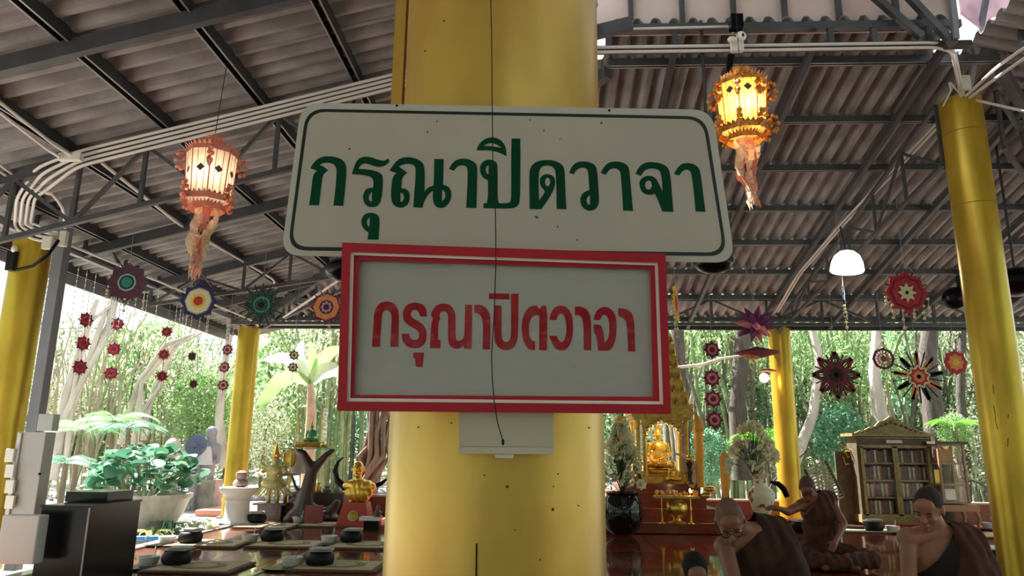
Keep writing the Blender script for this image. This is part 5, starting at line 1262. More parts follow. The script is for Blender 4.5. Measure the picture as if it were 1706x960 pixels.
for sx in (-1, 1):
    x0 = bcx+(0 if sx > 0 else -bw/2+.05); x1 = bcx+(bw/2-.05 if sx > 0 else 0); d = MB(); z0, z1 = zb+.02, zt-.17
    d.box(((x0+x1)/2, BY-.015, z0), (x1-x0, .03, .05)); d.box(((x0+x1)/2, BY-.015, z1), (x1-x0, .03, .05))
    d.box((x0+.02, BY-.015, (z0+z1)/2), (.045, .03, z1-z0)); d.box((x1-.02, BY-.015, (z0+z1)/2), (.045, .03, z1-z0))
    do = d.build('door', M_case, t)
    MB().box(((x0+x1)/2, BY-.01, (z0+z1)/2), (x1-x0-.08, .004, z1-z0-.04)).build('glass_pane', glassmat(), do)
    MB().ell((x1-.03 if sx < 0 else x0+.03, BY-.04, (z0+z1)/2), .012).build('door_knob', M_gold, do)
bkc = [mat('book_'+n_, c_, .6, 0, .15, 20) for n_, c_ in (('cream', (.50, .42, .26)), ('brown', (.16, .08, .05)), ('maroon', (.13, .03, .03)), ('navy', (.05, .06, .12)))]
bmesh_ = []
for m_ in bkc:
    mb = MB().box((0, 0, .11), (.030, .16, .22)); me = mb.mesh('book'); me.materials.append(m_)
    gb = MB(); 
    for z in (.05, .16): gb.box((0, -.081, z), (.0305, .0015, .006))
    g2 = gb.mesh('spine_band'); g2.materials.append(MATS['olive_gold_case']); bmesh_.append((me, g2))
kk = 0; SH = ('bottom', 'second lowest', 'second highest', 'top')
for si, z in enumerate(zs[:4]):
    for dside, (x0, x1) in enumerate(((bcx-bw/2+.10, bcx-.06), (bcx+.06, bcx+bw/2-.10))):
        x = x0
        while x < x1:
            i = [0, 1, 1, 2, 0, 1, 3][(kk*5+si) % 7] if si < 3 else [3, 0, 2, 1, 2][kk % 5]
            o = bpy.data.objects.new('book', bmesh_[i][0]); C.objects.link(o); o.location = (x, BY+.17, z+.014); o.scale = (1, 1, rnd.uniform(.88, 1.0)*(1 if si < 3 else .95))
            bi = bi+1 if x > x0+.001 else 0; o['label'] = '%s book, %s from the left, %s shelf, %s bookcase door' % (('cream', 'brown', 'maroon', 'navy')[i], ORD[bi], SH[si], ('left', 'right')[dside]); o['category'] = 'book'; o['group'] = 'books on the %s shelf, %s door' % (SH[si], ('left', 'right')[dside])
            s_ = bpy.data.objects.new('spine_band', bmesh_[i][1]); C.objects.link(s_); s_.parent = o
            x += .0335; kk += 1
# gilded fretwork ornaments beside the bookcase
for px, lb in ((1408, 'dark board with gilded openwork letter ornament left of the bookcase'), (1572, 'dark board with gilded openwork ornament right of the bookcase')):
    q = bk(px, 770, 12.9); t = thing('gilded_board', lb, 'ornament', (q.x, q.y, 0))
    MB().box((q.x, q.y, q.z/2), (.34 if px < 1500 else .16, .05, q.z+.35)).build('board', M_cased, t)
    for k in range(3):
        pts = [q+Vector((-.10+.05*math.sin(u*3+k), -.04, .30-.12*u-.12*k)) + Vector((.2*u, 0, .03*math.cos(u*6))) for u in [i/6 for i in range(7)]]
        MB().tube(pts, .015, 6).build('gilt_scroll', M_gold, t, smooth=True)
# narrow glass cabinet
c0, c1 = bk(1567, 800, 12.3), bk(1612, 800, 12.3); zt = bk(1590, 740, 12.3).z; zb = bk(1590, 838, 12.3).z
t = thing('display_cabinet', 'narrow wooden glass-fronted display cabinet on a small table right of the bookcase', 'cabinet', ((c0.x+c1.x)/2, 12.5, max(zb, .1)))
M_cab = mat('light_brown_cabinet', (.30, .17, .09), .45, 0, .2, 8, stretch=(4, 4, 1)); xm = (c0.x+c1.x)/2; wd = c1.x-c0.x
for sx in (-1, 1):
    for yy in (12.3, 12.66): MB().box((xm+sx*(wd/2-.015), yy, (zt+zb)/2), (.035, .035, zt-zb)).build('frame_post', M_cab, t)
for z in (zb, zb+(zt-zb)*.30, zb+(zt-zb)*.66, zt-.02): MB().box((xm, 12.48, z), (wd, .38, .025)).build('shelf', M_cab, t)
MB().box((xm, 12.48, zt+.02), (wd+.10, .48, .04)).build('top_board', M_cased, t)
MB().box((xm, 12.29, (zt+zb)/2), (wd-.05, .004, zt-zb-.04)).build('glass_pane', glassmat(), t)
for sx in (-1, 1): MB().box((xm+sx*(wd/2), 12.48, (zt+zb)/2), (.004, .34, zt-zb-.04)).build('glass_pane', glassmat(), t)
tagp(MB().box((xm, 12.5, zb+.12), (.16, .1, .17)).build('white_box', M_white), 'white box on the bottom shelf of the display cabinet', 'box')
tagp(MB().box((xm-.02, 12.5, zb+(zt-zb)*.8), (.26, .08, .20)).build('wooden_box', mat('orange_wood', (.42, .20, .09), .5)), 'orange-brown wooden box on the upper shelf of the display cabinet', 'box')
zb2 = max(zb-.02, .12)
t = thing('small_table', 'small wooden table with curved legs carrying the display cabinet', 'table', (xm, 12.48, 0))
MB().box((xm, 12.48, zb2-.06), (wd+.2, .5, .10)).build('table_top', M_cab, t)
for sx in (-1, 1):
    for sy in (-1, 1): MB().tube([(xm+sx*(wd/2+.05), 12.48+sy*.2, zb2-.1), (xm+sx*(wd/2+.10), 12.48+sy*.21, (zb2-.1)*.6), (xm+sx*(wd/2+.06), 12.48+sy*.2, .01)], [.035, .028, .02], 8).build('leg', M_cab, t, smooth=True)
q = bk(1556, 800, 12.5); q = bk(1564, 812, 12.7)
t = thing('golden_scroll_stand', 'narrow dark stand with a yellow gilt plate between bookcase and display cabinet', 'stand', (q.x, 12.75, 0))
MB().box((q.x+.02, 12.8, .55), (.20, .12, 1.1)).build('stand_body', M_cased, t); MB().box((q.x, 12.72, bk(1563, 795, 12.7).z), (.09, .02, .24)).build('gilt_plate', M_gold, t)
# right-hand mats and items
for px, py, lb in ((1415, 886, 'long thin straw mat on the right floor before the bookcase'), (1660, 895, 'thin straw mat behind the right monk at the right edge')):
    q = fl(px, py); sitting_mat(q.x, q.y, 1.3, .55, lb, medal=False)
q = fl(1425, 884); tagp(MB().box((q.x, q.y-.1, .05), (.34, .10, .04), Matrix.Rotation(R(-14), 3, 'Z')).build('spectacle_case', M_blackm), 'dark slim case lying on the long straw mat', 'case')
for px, py, lb, fp in ((1366, 888, 'beside the long straw mat on the right', -1), (1488, 888, 'left of the right monk', -1), (1648, 882, 'behind the right monk shoulder', 1)): meal_set(px, py, lb, fp)
q = fl(1655, 930); t = thing('black_tray_stand', 'low black tray with white rim behind the right monk, by the right column', 'tray', tuple(q))
MB().box(q+Vector((0, 0, .06)), (.62, .3, .10)).build('tray_body', M_black, t); MB().box(q+Vector((0, 0, .115)), (.66, .34, .012)).build('tray_rim', M_white, t)
# dark rail seen left of third monk
q = fl(1305, 880); tagp(MB().box((q.x+.05, q.y, .10), (.75, .3, .05)).build('low_bench', M_black), 'low black bench before the vase', 'bench')
for sx in (-.3, .3): pass
horn([(1283, 803), (1296, 806), (1306, 815), (1312, 828)], 8.1, [.012, .028, .034, .03], 'curved black handle of the bag held by the leaning monk', cat='bag handle')
t = thing('slatted_backrest', 'slanted slatted rattan backrest standing behind the leaning monk', 'backrest', tuple(at(1370, 830, 10.5)))
a, b = at(1358, 775, 10.8), at(1388, 835, 10.6); dx = Vector((.30, 0, .12))
for k in range(13):
    p = a.lerp(b, k/12); MB().bar(p-dx*.5, p+dx*.5, .018, .02).build('slat', mat('pale_rattan', (.46, .38, .27), .6), t)
for s_ in (-.5, .5): MB().bar(a+dx*s_, b+dx*s_, .03, .03).build('side_rail', M_matb, t)
# ================= PEOPLE =================
def head_parts(c, yaw, pitch, roll=0, s=1.0):
    Rm = Matrix.Rotation(yaw, 3, 'Z') @ Matrix.Rotation(roll, 3, 'Y') @ Matrix.Rotation(pitch, 3, 'X')
    def T(p): return Vector(c)+Rm @ (Vector(p)*s)
    E_ = lambda p, r: ('e', T(p), tuple(x*s for x in r), Rm)
    Cc = lambda a, b, ra, rb: ('c', T(a), T(b), ra*s, rb*s)
    P = [E_((0, .014, .022), (.075, .094, .098)), E_((0, -.025, -.025), (.063, .072, .085)), E_((0, -.042, -.072), (.047, .048, .042)),
         Cc((0, -.094, .008), (0, -.119, -.026), .008, .013), E_((-.012, -.105, -.032), (.009, .010, .007)), E_((.012, -.105, -.032), (.009, .010, .007)),
         E_((0, -.085, .024), (.052, .016, .009)), E_((0, -.070, .05), (.055, .03, .04)),
         E_((0, -.099, -.058), (.024, .011, .006)), E_((0, -.096, -.068), (.020, .011, .006)), E_((0, -.086, -.094), (.020, .018, .016))]
    for k in (-1, 1):
        P += [E_((k*.037, -.070, -.028), (.022, .022, .020)), E_((k*.077, .010, -.008), (.009, .020, .033)), E_((k*.029, -.083, .004), (.014, .010, .009))]
    return P, T, Rm
def hand_parts(wrist, tip_dir, palm_up, s=1.0, spread=.018):
    d = Vector(tip_dir).normalized(); u = Vector(palm_up); side = d.cross(u).normalized(); u = side.cross(d)
    w0 = Vector(wrist); P = [('c', w0, w0+d*.075*s, .026*s, .030*s), ('e', w0+d*.055*s, (.036*s, .036*s, .022*s))]
    for k, L in zip((-1.5, -.5, .5, 1.5), (.060, .072, .068, .052)):
        b = w0+d*.085*s+side*k*spread*s; m = b+d*L*.5*s-u*.006*s; e = m+d*L*.42*s-u*.022*s
        P += [('c', b, m, .0095*s, .009*s), ('c', m, e, .009*s, .0078*s)]
    b = w0+d*.03*s+side*.028*s; P += [('c', b, b+(d*.6+side*.8).normalized()*.035*s-u*.01*s, .013*s, .010*s), ('c', b+(d*.6+side*.8).normalized()*.035*s-u*.01*s, b+(d*1.0+side*.75).normalized()*.062*s-u*.02*s, .010*s, .008*s)]
    return P
def person(loc, label, J, skin, robe_parts, robe_m, cuts, hair, hair_m, yaw=0, fold=.007, under=None, glasses=False, hs=1.0, vox=.008):
    t = thing('person', label, 'person', loc, yaw)
    hp, T, Rm = head_parts(J['head'], J['hy'], J['hp'], J.get('hr', 0), hs)
    parts = hp+[('c', J['neck'], Vector(J['head'])+Rm @ Vector((0, .03, -.05))*hs, .056*hs, .050*hs),
                ('e', J['chest'], (.165*hs, .110*hs, .165*hs)), ('e', J['belly'], (.145*hs, .115*hs, .20*hs)), ('e', J['pelvis'], (.19*hs, .15*hs, .13*hs)),
                ('c', J['neck'], J['rs'], .06*hs, .055*hs), ('c', J['neck'], J['ls'], .06*hs, .055*hs)]
    for sd in 'rl':
        parts += [('e', J[sd+'s'], (.062*hs,)*3), ('c', J[sd+'s'], J[sd+'e'], .052*hs, .041*hs), ('c', J[sd+'e'], J[sd+'h'], .040*hs, .026*hs)]
        parts += hand_parts(J[sd+'h'], J.get(sd+'d', (0, -.7, -.5)), (0, -.5, .8), hs)
        k = -1 if sd == 'r' else 1; px_, py_, pz_ = J['pelvis']
        kn = Vector((px_+k*.36*hs, py_-.33*hs, .11*hs)); parts += [('c', (px_+k*.09*hs, py_-.02, .13*hs), kn, .095*hs, .065*hs), ('c', kn, (px_-k*.06*hs, py_-.42*hs, .065*hs), .058*hs, .040*hs), ('c', (px_-k*.06*hs, py_-.42*hs, .065*hs), (px_-k*.16*hs, py_-.46*hs, .045*hs), .038*hs, .03*hs)]
    link('body', blob(parts, vox, 2), skin, t)
    for i, (rp_, m_, cs, fo) in enumerate(robe_parts):
        link(('robe', 'shoulder_cloth', 'undercloth')[i], blob(rp_, .011, 3, cut=cs, disp=(lambda v, fo=fo: fo*math.sin(v.x*70+v.z*18+4*math.sin(v.y*14))+fo*.6*math.sin(v.z*40-v.x*25)) if fo else None), m_, t)
    # hair cap
    Rh = Rm
    cutn = Rh @ Vector((0, -.60, -.80)); co = T((0, -.078, .066))
    link('hair', blob([('e', T((0, .017, .026)), (.0775*hs, .0965*hs, .1005*hs), Rh)], .008, 1, cut=[(co, cutn)] if hair != 'full' else [(T((0, -.085, .055)), Rh @ Vector((0, -.7, -.71)))]), hair_m, t)
    M_lip = mat('lip_tone', (.30, .09, .07), .5); M_brow = mat('brow_hair', (.03, .018, .012), .8); M_eye = mat('dark_lid_line', (.05, .02, .015), .6)  # closed lids drawn as dark lines
    for k in (-1, 1):
        MB().ell(T((k*.029, -.0925, .001)), (.013*hs, .004*hs, .0026*hs), 10, 6, Rm).build('closed_eye', M_eye, t, world=False, smooth=True)
        MB().ell(T((k*.030, -.0965, .021)), (.019*hs, .005*hs, .0035*hs), 10, 6, Rm).build('eyebrow', M_brow, t, world=False, smooth=True)
    MB().ell(T((0, -.1065, -.063)), (.021*hs, .004*hs, .0045*hs), 10, 6, Rm).build('lips', M_lip, t, world=False, smooth=True)
    if glasses:
        mb = MB()
        for k in (-1, 1):
            pts = [T((k*.031+.023*math.cos(a), -.108, -.002+.018*math.sin(a))) for a in [2*math.pi*i/14 for i in range(15)]]
            mb.tube(pts, .0018, 6); mb.tube([T((k*.054, -.106, .004)), T((k*.078, -.05, .008)), T((k*.080, .01, .004))], .0018, 6)
        mb.tube([T((-.009, -.11, .002)), T((.009, -.11, .002))], .0018, 6); g = mb.build('spectacles', M_black, t, world=False, smooth=True)
    return t
def V(*a): return Vector(a)
# right monk
q = at(1566, 900, 4.6)
J = dict(head=V(-.075, -.055, .838), hy=R(-42), hp=R(24), hr=R(6), neck=V(0, 0, .70), chest=V(0, .03, .56), belly=V(0, .06, .36), pelvis=V(0, .10, .15),
         rs=V(-.185, .0, .665), ls=V(.175, .02, .67), re=V(-.235, -.06, .40), rh=V(-.12, -.26, .24), le=V(.22, -.04, .40), lh=V(.10, -.27, .22), rd=(.5, -.6, -.4), ld=(-.5, -.6, -.4))
base = [('e', (0, .03, .56), (.185, .130, .19)), ('e', (0, .06, .36), (.165, .135, .24)), ('e', (0, .10, .15), (.22, .18, .17)), ('c', (-.1, .05, .14), (-.38, -.24, .12), .115, .09), ('c', (.1, .05, .14), (.38, -.24, .12), .115, .09),
        ('c', (-.38, -.24, .11), (.06, -.36, .09), .09, .075), ('c', (.38, -.24, .11), (-.06, -.36, .09), .09, .075), ('c', (.03, .01, .69), (.18, .03, .67), .075, .075)]
drape = [('c', (.06, .0, .68), (.19, .025, .665), .085, .082), ('c', (.19, .02, .665), (.24, -.03, .40), .080, .085), ('e', (.13, .0, .50), (.12, .135, .22)), ('c', (.24, -.03, .40), (.20, -.16, .18), .085, .09), ('e', (.14, .07, .40), (.13, .13, .26))]
person((q.x, q.y, 0), 'monk with short dark hair in brown robe, one shoulder bare, beside the right column', J, M_skin2,
       [(base, M_robed, [(V(.05, 0, .70), V(-.75, -.05, .66))], 0.002), (drape, M_robe2, [(V(.045, 0, .7), V(-1, 0, .12))], .006)], M_robe, None, 'short', M_hair)
# monk with glasses
q = at(1256, 900, 4.5)
J = dict(head=V(-.175, -.17, .772), hy=R(-14), hp=R(38), hr=R(-6), neck=V(-.04, -.05, .70), chest=V(.01, .0, .57), belly=V(.03, .08, .36), pelvis=V(.04, .15, .15),
         rs=V(-.19, -.08, .62), ls=V(.14, .02, .705), re=V(-.165, -.22, .38), rh=V(-.02, -.38, .20), le=V(.20, -.10, .44), lh=V(.10, -.32, .26), rd=(.3, -.5, -.7), ld=(-.5, -.6, -.4))
base = [('e', (.02, .01, .58), (.19, .135, .20)), ('e', (.03, .08, .36), (.175, .145, .24)), ('e', (.04, .15, .15), (.22, .18, .17)), ('c', (-.06, .10, .14), (-.34, -.19, .12), .115, .09), ('c', (.14, .10, .14), (.42, -.19, .12), .115, .09),
        ('c', (-.34, -.19, .11), (.10, -.31, .09), .09, .075), ('c', (.42, -.19, .11), (-.02, -.31, .09), .09, .075), ('c', (0, -.01, .72), (.15, .03, .71), .075, .075)]
drape = [('c', (.03, .0, .72), (.15, .02, .70), .088, .084), ('c', (.15, .02, .70), (.21, -.09, .44), .082, .085), ('e', (.12, .03, .52), (.13, .14, .23)), ('c', (.21, -.09, .44), (.12, -.26, .25), .085, .07)]
person((q.x, q.y, 0), 'shaven monk with glasses in brown robe bending forward, bare arm reaching down', J, M_skin,
       [(base, M_robe, [(V(-.02, 0, .73), V(-.80, -.12, .58))], .004), (drape, M_robe, [(V(.0, 0, .7), V(-1, 0, .1))], .005)], M_robe, None, 'short', mat('shaved_scalp', (.17, .085, .05), .7, 0, .2, 40), glasses=True)
# third, further monk
q = at(1366, 860, 8.0)
J = dict(head=V(-.15, -.12, .80), hy=R(-20), hp=R(50), neck=V(-.06, -.02, .70), chest=V(-.02, .02, .56), belly=V(.03, .08, .36), pelvis=V(.05, .14, .15),
         rs=V(-.20, -.04, .62), ls=V(.12, .02, .68), re=V(-.38, -.16, .56), rh=V(-.50, -.28, .60), le=V(.20, -.10, .44), lh=V(.02, -.32, .30), rd=(-.7, -.3, .1), ld=(-.5, -.6, -.4))
base2 = [('e', (.0, .02, .57), (.19, .135, .20)), ('e', (.03, .08, .36), (.19, .155, .24)), ('e', (.05, .14, .15), (.24, .20, .17)), ('c', (-.06, .10, .14), (-.34, -.19, .12), .115, .09), ('c', (.14, .10, .14), (.42, -.19, .12), .115, .09),
        ('c', (-.34, -.19, .11), (.10, -.31, .09), .09, .075), ('c', (.42, -.19, .11), (-.02, -.31, .09), .09, .075), ('c', (-.02, -.01, .71), (.13, .03, .69), .075, .075)]
person((q.x, q.y, 0), 'monk farther back bowing his head between vase and bookcase, arm stretched to the left', J, mat('dark_brown_skin', (.22, .075, .05), .5, 0, .15, 14),
       [(base2, M_robe2, [(V(-.02, 0, .73), V(-.80, -.12, .58))], .006)], M_robe, None, 'short', mat('scalp_stubble', (.10, .035, .03), .7, 0, .2, 40), vox=.011)
# person at the lower edge, only black hair shows
q = at(1155, 950, 4.0)
J = dict(head=V(0, -.04, .545), hy=0, hp=R(30), neck=V(0, 0, .44), chest=V(0, .03, .33), belly=V(0, .06, .22), pelvis=V(0, .10, .12),
         rs=V(-.13, 0, .40), ls=V(.13, 0, .40), re=V(-.18, -.06, .24), rh=V(-.10, -.2, .14), le=V(.18, -.06, .24), lh=V(.10, -.2, .14))
person((q.x, q.y, 0), 'person with thick black hair at the lower picture edge, only the crown visible', J, M_skin,
       [([('e', (0, .03, .31), (.135, .10, .14)), ('e', (0, .07, .2), (.14, .12, .16)), ('c', (-.14, 0, .40), (-.18, -.05, .26), .05, .045), ('c', (.14, 0, .40), (.18, -.05, .26), .05, .045)], mat('dark_shirt', (.03, .03, .045), .8), [(V(0, 0, .435), V(0, 0, 1))], .002)],
       M_robe, None, 'full', M_hairb, hs=.84, vox=.009)

# ================= GARDEN AND FOREST =================
def gz(x, y): return -.10+.05*max(0, y-15)
def leafcloud(n, rad, size, seed, aspect=.34, droop=0.0, hollow=.35):
    r_ = random.Random(seed); mb = MB()
    for i in range(n):
        d = Vector((r_.gauss(0, 1), r_.gauss(0, 1), r_.gauss(0, 1))).normalized()*(hollow+(1-hollow)*r_.random()**.5)
        cl = Vector((r_.gauss(0, .06), r_.gauss(0, .06), r_.gauss(0, .06)))
        p = Vector(((d.x+cl.x)*rad[0], (d.y+cl.y)*rad[1], (d.z+cl.z)*rad[2])); s = size*r_.uniform(.6, 1.3)
        a = Vector((r_.uniform(-1, 1), r_.uniform(-1, 1), r_.uniform(-1, .6)-droop)).normalized(); b = a.cross(Vector((r_.uniform(-1, 1), r_.uniform(-1, 1), r_.uniform(-1, 1)))).normalized()*s*aspect
        mb.add([p, p+a*s*.5+b, p+a*s, p+a*s*.5-b], [(0, 1, 2, 3)])
    return mb.mesh('foliage')
r4 = random.Random(21)
CL = []
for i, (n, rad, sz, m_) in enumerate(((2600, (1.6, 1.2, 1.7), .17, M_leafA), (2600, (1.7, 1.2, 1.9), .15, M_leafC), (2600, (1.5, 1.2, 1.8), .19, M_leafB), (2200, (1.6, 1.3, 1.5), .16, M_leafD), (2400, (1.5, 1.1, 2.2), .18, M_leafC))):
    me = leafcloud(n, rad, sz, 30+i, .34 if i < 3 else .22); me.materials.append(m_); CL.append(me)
def branch_tree(x, y, h, m_, seed, label, group, crowns, lean=0):
    r_ = random.Random(seed); t = thing('forest_tree', label, 'tree', (x, y, gz(x, y)), group=group)
    mb = MB(); top = Vector((lean, r_.uniform(-.3, .3), h*.8))
    pts = [Vector((0, 0, -.2)), Vector((lean*.2+r_.uniform(-.1, .1), 0, h*.3)), Vector((lean*.6+r_.uniform(-.15, .15), 0, h*.55)), top]
    mb.tube(pts, [.15, .11, .08, .04], 8)
    for k in range(6):
        p = pts[1].lerp(top, r_.uniform(.1, .9)); mb.tube([p, p+Vector((r_.uniform(-.7, .7), r_.uniform(-.4, .4), r_.uniform(.2, .7))), p+Vector((r_.uniform(-1.3, 1.3), r_.uniform(-.6, .6), r_.uniform(.4, 1.3)))], [.05, .035, .012], 6)
    mb.build('trunk', m_, t, world=False, smooth=True)
    for (ci, dx, dz, s) in crowns:
        o = inst('crown', CL[ci], t, (lean*.6+dx, r_.uniform(-.4, .4), dz), (r_.uniform(-.3, .3), r_.uniform(-.2, .2), r_.uniform(0, 6)), (s,)*3); o['kind'] = 'stuff'
    return t
seed = 0; nt_ = {}
for row, (Y, step, hs_) in enumerate(((27.5, 3.0, 1.0), (23, 3.2, .9))):
    a0, a1 = -.98*Y, .86*Y; x = a0
    while x < a1:
        seed += 1; nt_[row] = nt_.get(row, -1)+1; left = x/Y < -.40
        zmul = .46 if left else 1.0
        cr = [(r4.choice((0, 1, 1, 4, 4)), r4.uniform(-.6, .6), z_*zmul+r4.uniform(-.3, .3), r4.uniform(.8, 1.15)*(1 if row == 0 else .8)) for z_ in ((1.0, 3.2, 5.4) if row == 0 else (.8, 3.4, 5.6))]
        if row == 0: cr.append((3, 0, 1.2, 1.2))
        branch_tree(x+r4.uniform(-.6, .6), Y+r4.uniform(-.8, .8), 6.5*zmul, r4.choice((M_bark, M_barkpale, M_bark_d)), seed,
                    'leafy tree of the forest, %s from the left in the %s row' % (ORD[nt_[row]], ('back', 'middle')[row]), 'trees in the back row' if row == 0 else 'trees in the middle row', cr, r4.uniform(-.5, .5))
        x += step
# trees on the other sides of the pavilion
for i in range(11):
    x = -25+5*i; branch_tree(x, -19+r4.uniform(-1, 1), 7, M_bark, 300+i, ORD[i]+' tree from the left behind the viewer', 'trees on the near side', [(1, 0, 1.6, 1.9), (2, .3, 4.6, 1.9), (0, .2, 7.0, 1.7)])
for i in range(5):
    for sx in (-18, 21): branch_tree(sx, -12+5.5*i, 6, M_bark, 330+i, ORD[i]+' tree along the %s side of the pavilion' % ('left' if sx < 0 else 'right'), 'trees at the sides', [(1, 0, 1.6, 1.8), (2, .3, 4.6, 1.7)])
# bamboo clumps
culms = []
for k in range(5):
    mb = MB(); L = 6.5; b = .25+.25*k
    pts = [Vector((b*(i/7)**2.2*(.5+.2*k), .1*math.sin(i), L*i/7)) for i in range(8)]
    mb.tube(pts, [.038-.003*i for i in range(8)], 6)
    for i in range(1, 16):
        u = i/16; z = L*u; j = min(6, int(u*7)); p = pts[j].lerp(pts[j+1], u*7-j); mb.tube([p-Vector((0, 0, .008)), p+Vector((0, 0, .008))], .043-.02*u, 6)
    culms.append(mb.mesh('culm', True))
def cm(me, m_):
    c = me.copy(); c.materials.clear(); c.materials.append(m_); return c
CG = [cm(c, M_bamboo) for c in culms]; CD = [cm(c, M_bamboo2) for c in culms]; CK = [cm(c, mat('dark_old_culm', (.12, .12, .08), .6, 0, .3, 4)) for c in culms]  # green, dry and dark-coloured culm sets
BL = leafcloud(1300, (1.5, 1.0, 1.3), .20, 77, .11, .6, .1); BL.materials.append(M_leafA)
BL2 = leafcloud(1300, (1.5, 1.0, 1.5), .20, 78, .11, .6, .1); BL2.materials.append(M_leafC)
def bamboo(px, Y, n, kinds, spread, label, lean=(0, 0), leaves=2, scale=1.0, rt_=.55):
    a, r_ = ray(px, 740); x = a*Y; t = thing('bamboo_clump', label, 'bamboo', (x, Y, gz(x, Y)))
    rr = random.Random(int(px*7+Y))
    for i in range(n):
        aa = rr.uniform(0, 6.28); d = rr.random()**.5*rt_
        o = inst('culm', rr.choice(rr.choice(kinds)), t, (math.cos(aa)*d, math.sin(aa)*d*.6, -.1), (rr.uniform(-.05, .05), lean[0]+rr.uniform(-spread, spread), rr.choice((0, math.pi, rr.uniform(0, 6.28)))), (scale*rr.uniform(.8, 1.5), scale*rr.uniform(.8, 1.5), scale*rr.uniform(.8, 1.1)))
    for i in range(leaves):
        o = inst('foliage', rr.choice((BL, BL2)), t, (rr.uniform(-.8, .8)+lean[0]*4, rr.uniform(-.3, .3), rr.uniform(3.0, 5.6)*scale), (0, 0, rr.uniform(0, 6))); o['kind'] = 'stuff'
BB = [(100, 17, 14, (CD,), .16, 'pale dry bamboo clump nearest the left column'), (165, 16.5, 26, (CD, CD, CG), .22, 'fanning dry bamboo clump behind the dark stars at left'), (225, 18, 18, (CD, CK), .24, 'leaning brown bamboo clump above the big cement pot'),
      (300, 18, 14, (CG, CD), .16, 'green bamboo clump between pot and far left column'), (345, 19, 14, (CK, CG), .25, 'dark leaning bamboo clump left of the far left column'), (455, 20, 10, (CG,), .10, 'thin green bamboo clump right of the far left column'),
      (545, 17, 26, (CG,), .06, 'dense upright green bamboo clump behind the root table'), (590, 18, 18, (CG, CK), .08, 'green bamboo clump left of the bundled trunk'),
      (1140, 18, 16, (CK, CD), .12, 'dark bamboo clump right behind the golden shrine'), (1200, 16.5, 20, (CK, CG), .05, 'upright dark bamboo clump behind the tall candles'), (1255, 18, 18, (CG, CK), .06, 'green bamboo clump left of the far right column'),
      (1345, 19, 16, (CG, CD), .14, 'bamboo clump just right of the far right column'), (1410, 18, 14, (CG,), .12, 'light green bamboo clump behind the maroon flower mandala'), (1480, 20, 18, (CD, CG), .16, 'pale bamboo clump right above the bookcase crest'),
      (1560, 17, 20, (CK, CG), .07, 'dark upright bamboo clump behind the display cabinet'), (1620, 18, 18, (CG, CK), .10, 'bamboo clump left of the right column'), (1730, 18, 14, (CG, CD), .12, 'bamboo clump at the right picture edge')]
for b in BB: bamboo(*b, leaves=0 if b[0] < 280 else 1 if b[0] < 1150 else 2 if b[0] % 20 else 1, scale=.62 if b[0] < 400 else 1.0)
# individual trunks
def trunk(pts, Y, rads, m_, label, name='tree_trunk', nst=1, jit=0):
    t = thing(name, label, 'tree trunk', tuple(at(*pts[0], Y)))
    for k in range(nst):
        rr = random.Random(k+int(pts[0][0])); P = [at(x, y, Y)+Vector((rr.uniform(-jit, jit), rr.uniform(-jit, jit)*.5, 0)) for x, y in pts]
        MB().tube(P, [r*(1 if nst == 1 else rr.uniform(.5, 1.1)) for r in rads], 10).build('stem', m_, t, smooth=True)
    return t
trunk([(603, 838), (622, 760), (640, 690), (655, 610), (668, 540)], 14.6, [.06, .055, .05, .045, .04], M_bark, 'thick bundled trunk of leaning grey stems left of the central column', nst=18, jit=.34)
trunk([(90, 800), (120, 660), (165, 540), (180, 500)], 15.8, [.12, .10, .09, .08], M_barkpale, 'broad bundled pale trunk beside the left column', nst=5, jit=.28)
trunk([(215, 740), (250, 640), (300, 575), (330, 555)], 15.2, [.06, .055, .04, .03], M_barkpale, 'bundle of pale stems leaning right above the cement pot', nst=6, jit=.3)
trunk([(375, 780), (365, 700), (372, 620), (385, 540)], 17, [.12, .10, .08, .08], M_barkpale, 'pale thin trunk just left of the far left column')
trunk([(1140, 800), (1135, 690), (1128, 545)], 15.5, [.16, .15, .14], M_bark_d, 'dark trunk right behind the shrine spire')
trunk([(1235, 800), (1228, 690), (1238, 545)], 15.8, [.20, .18, .17], M_bark_d, 'dark trunk behind the flower spray')
trunk([(1260, 800), (1250, 640), (1256, 545)], 17, [.12, .11, .10], M_bark, 'grey trunk beside the small glowing lamp')
trunk([(1565, 780), (1555, 690), (1545, 600), (1550, 540)], 15.5, [.24, .20, .18, .16], M_bark_d, 'thick dark trunk behind the display cabinet')
trunk([(1610, 780), (1600, 660), (1604, 540)], 16, [.10, .09, .08], M_bark_d, 'slim dark trunk left of the right column')
trunk([(1320, 780), (1355, 690), (1365, 600), (1352, 540)], 16, [.13, .10, .09, .07], M_barkpale, 'pale twisted trunk right of the far right column')
trunk([(1498, 760), (1466, 690), (1456, 620), (1462, 540)], 16.5, [.20, .16, .12, .10], M_barkpale, 'bright pale trunk behind the bookcase crest')
trunk([(1130, 612), (1170, 608), (1200, 598), (1240, 592)], 14.8, [.03, .035, .03, .02], M_barkpale, 'thin pale branch crossing level behind the maroon rosettes', name='bare_branch')
trunk([(1345, 750), (1290, 800), (1275, 830)], 14.8, [.02, .02, .02], M_bark_d, 'thin dark stick behind the far right column', name='bare_branch')
trunk([(1600, 795), (1632, 805), (1655, 820)], 14.2, [.02, .025, .02], M_bark_d, 'crooked dark stick on the ground beside the right column', name='bare_branch')
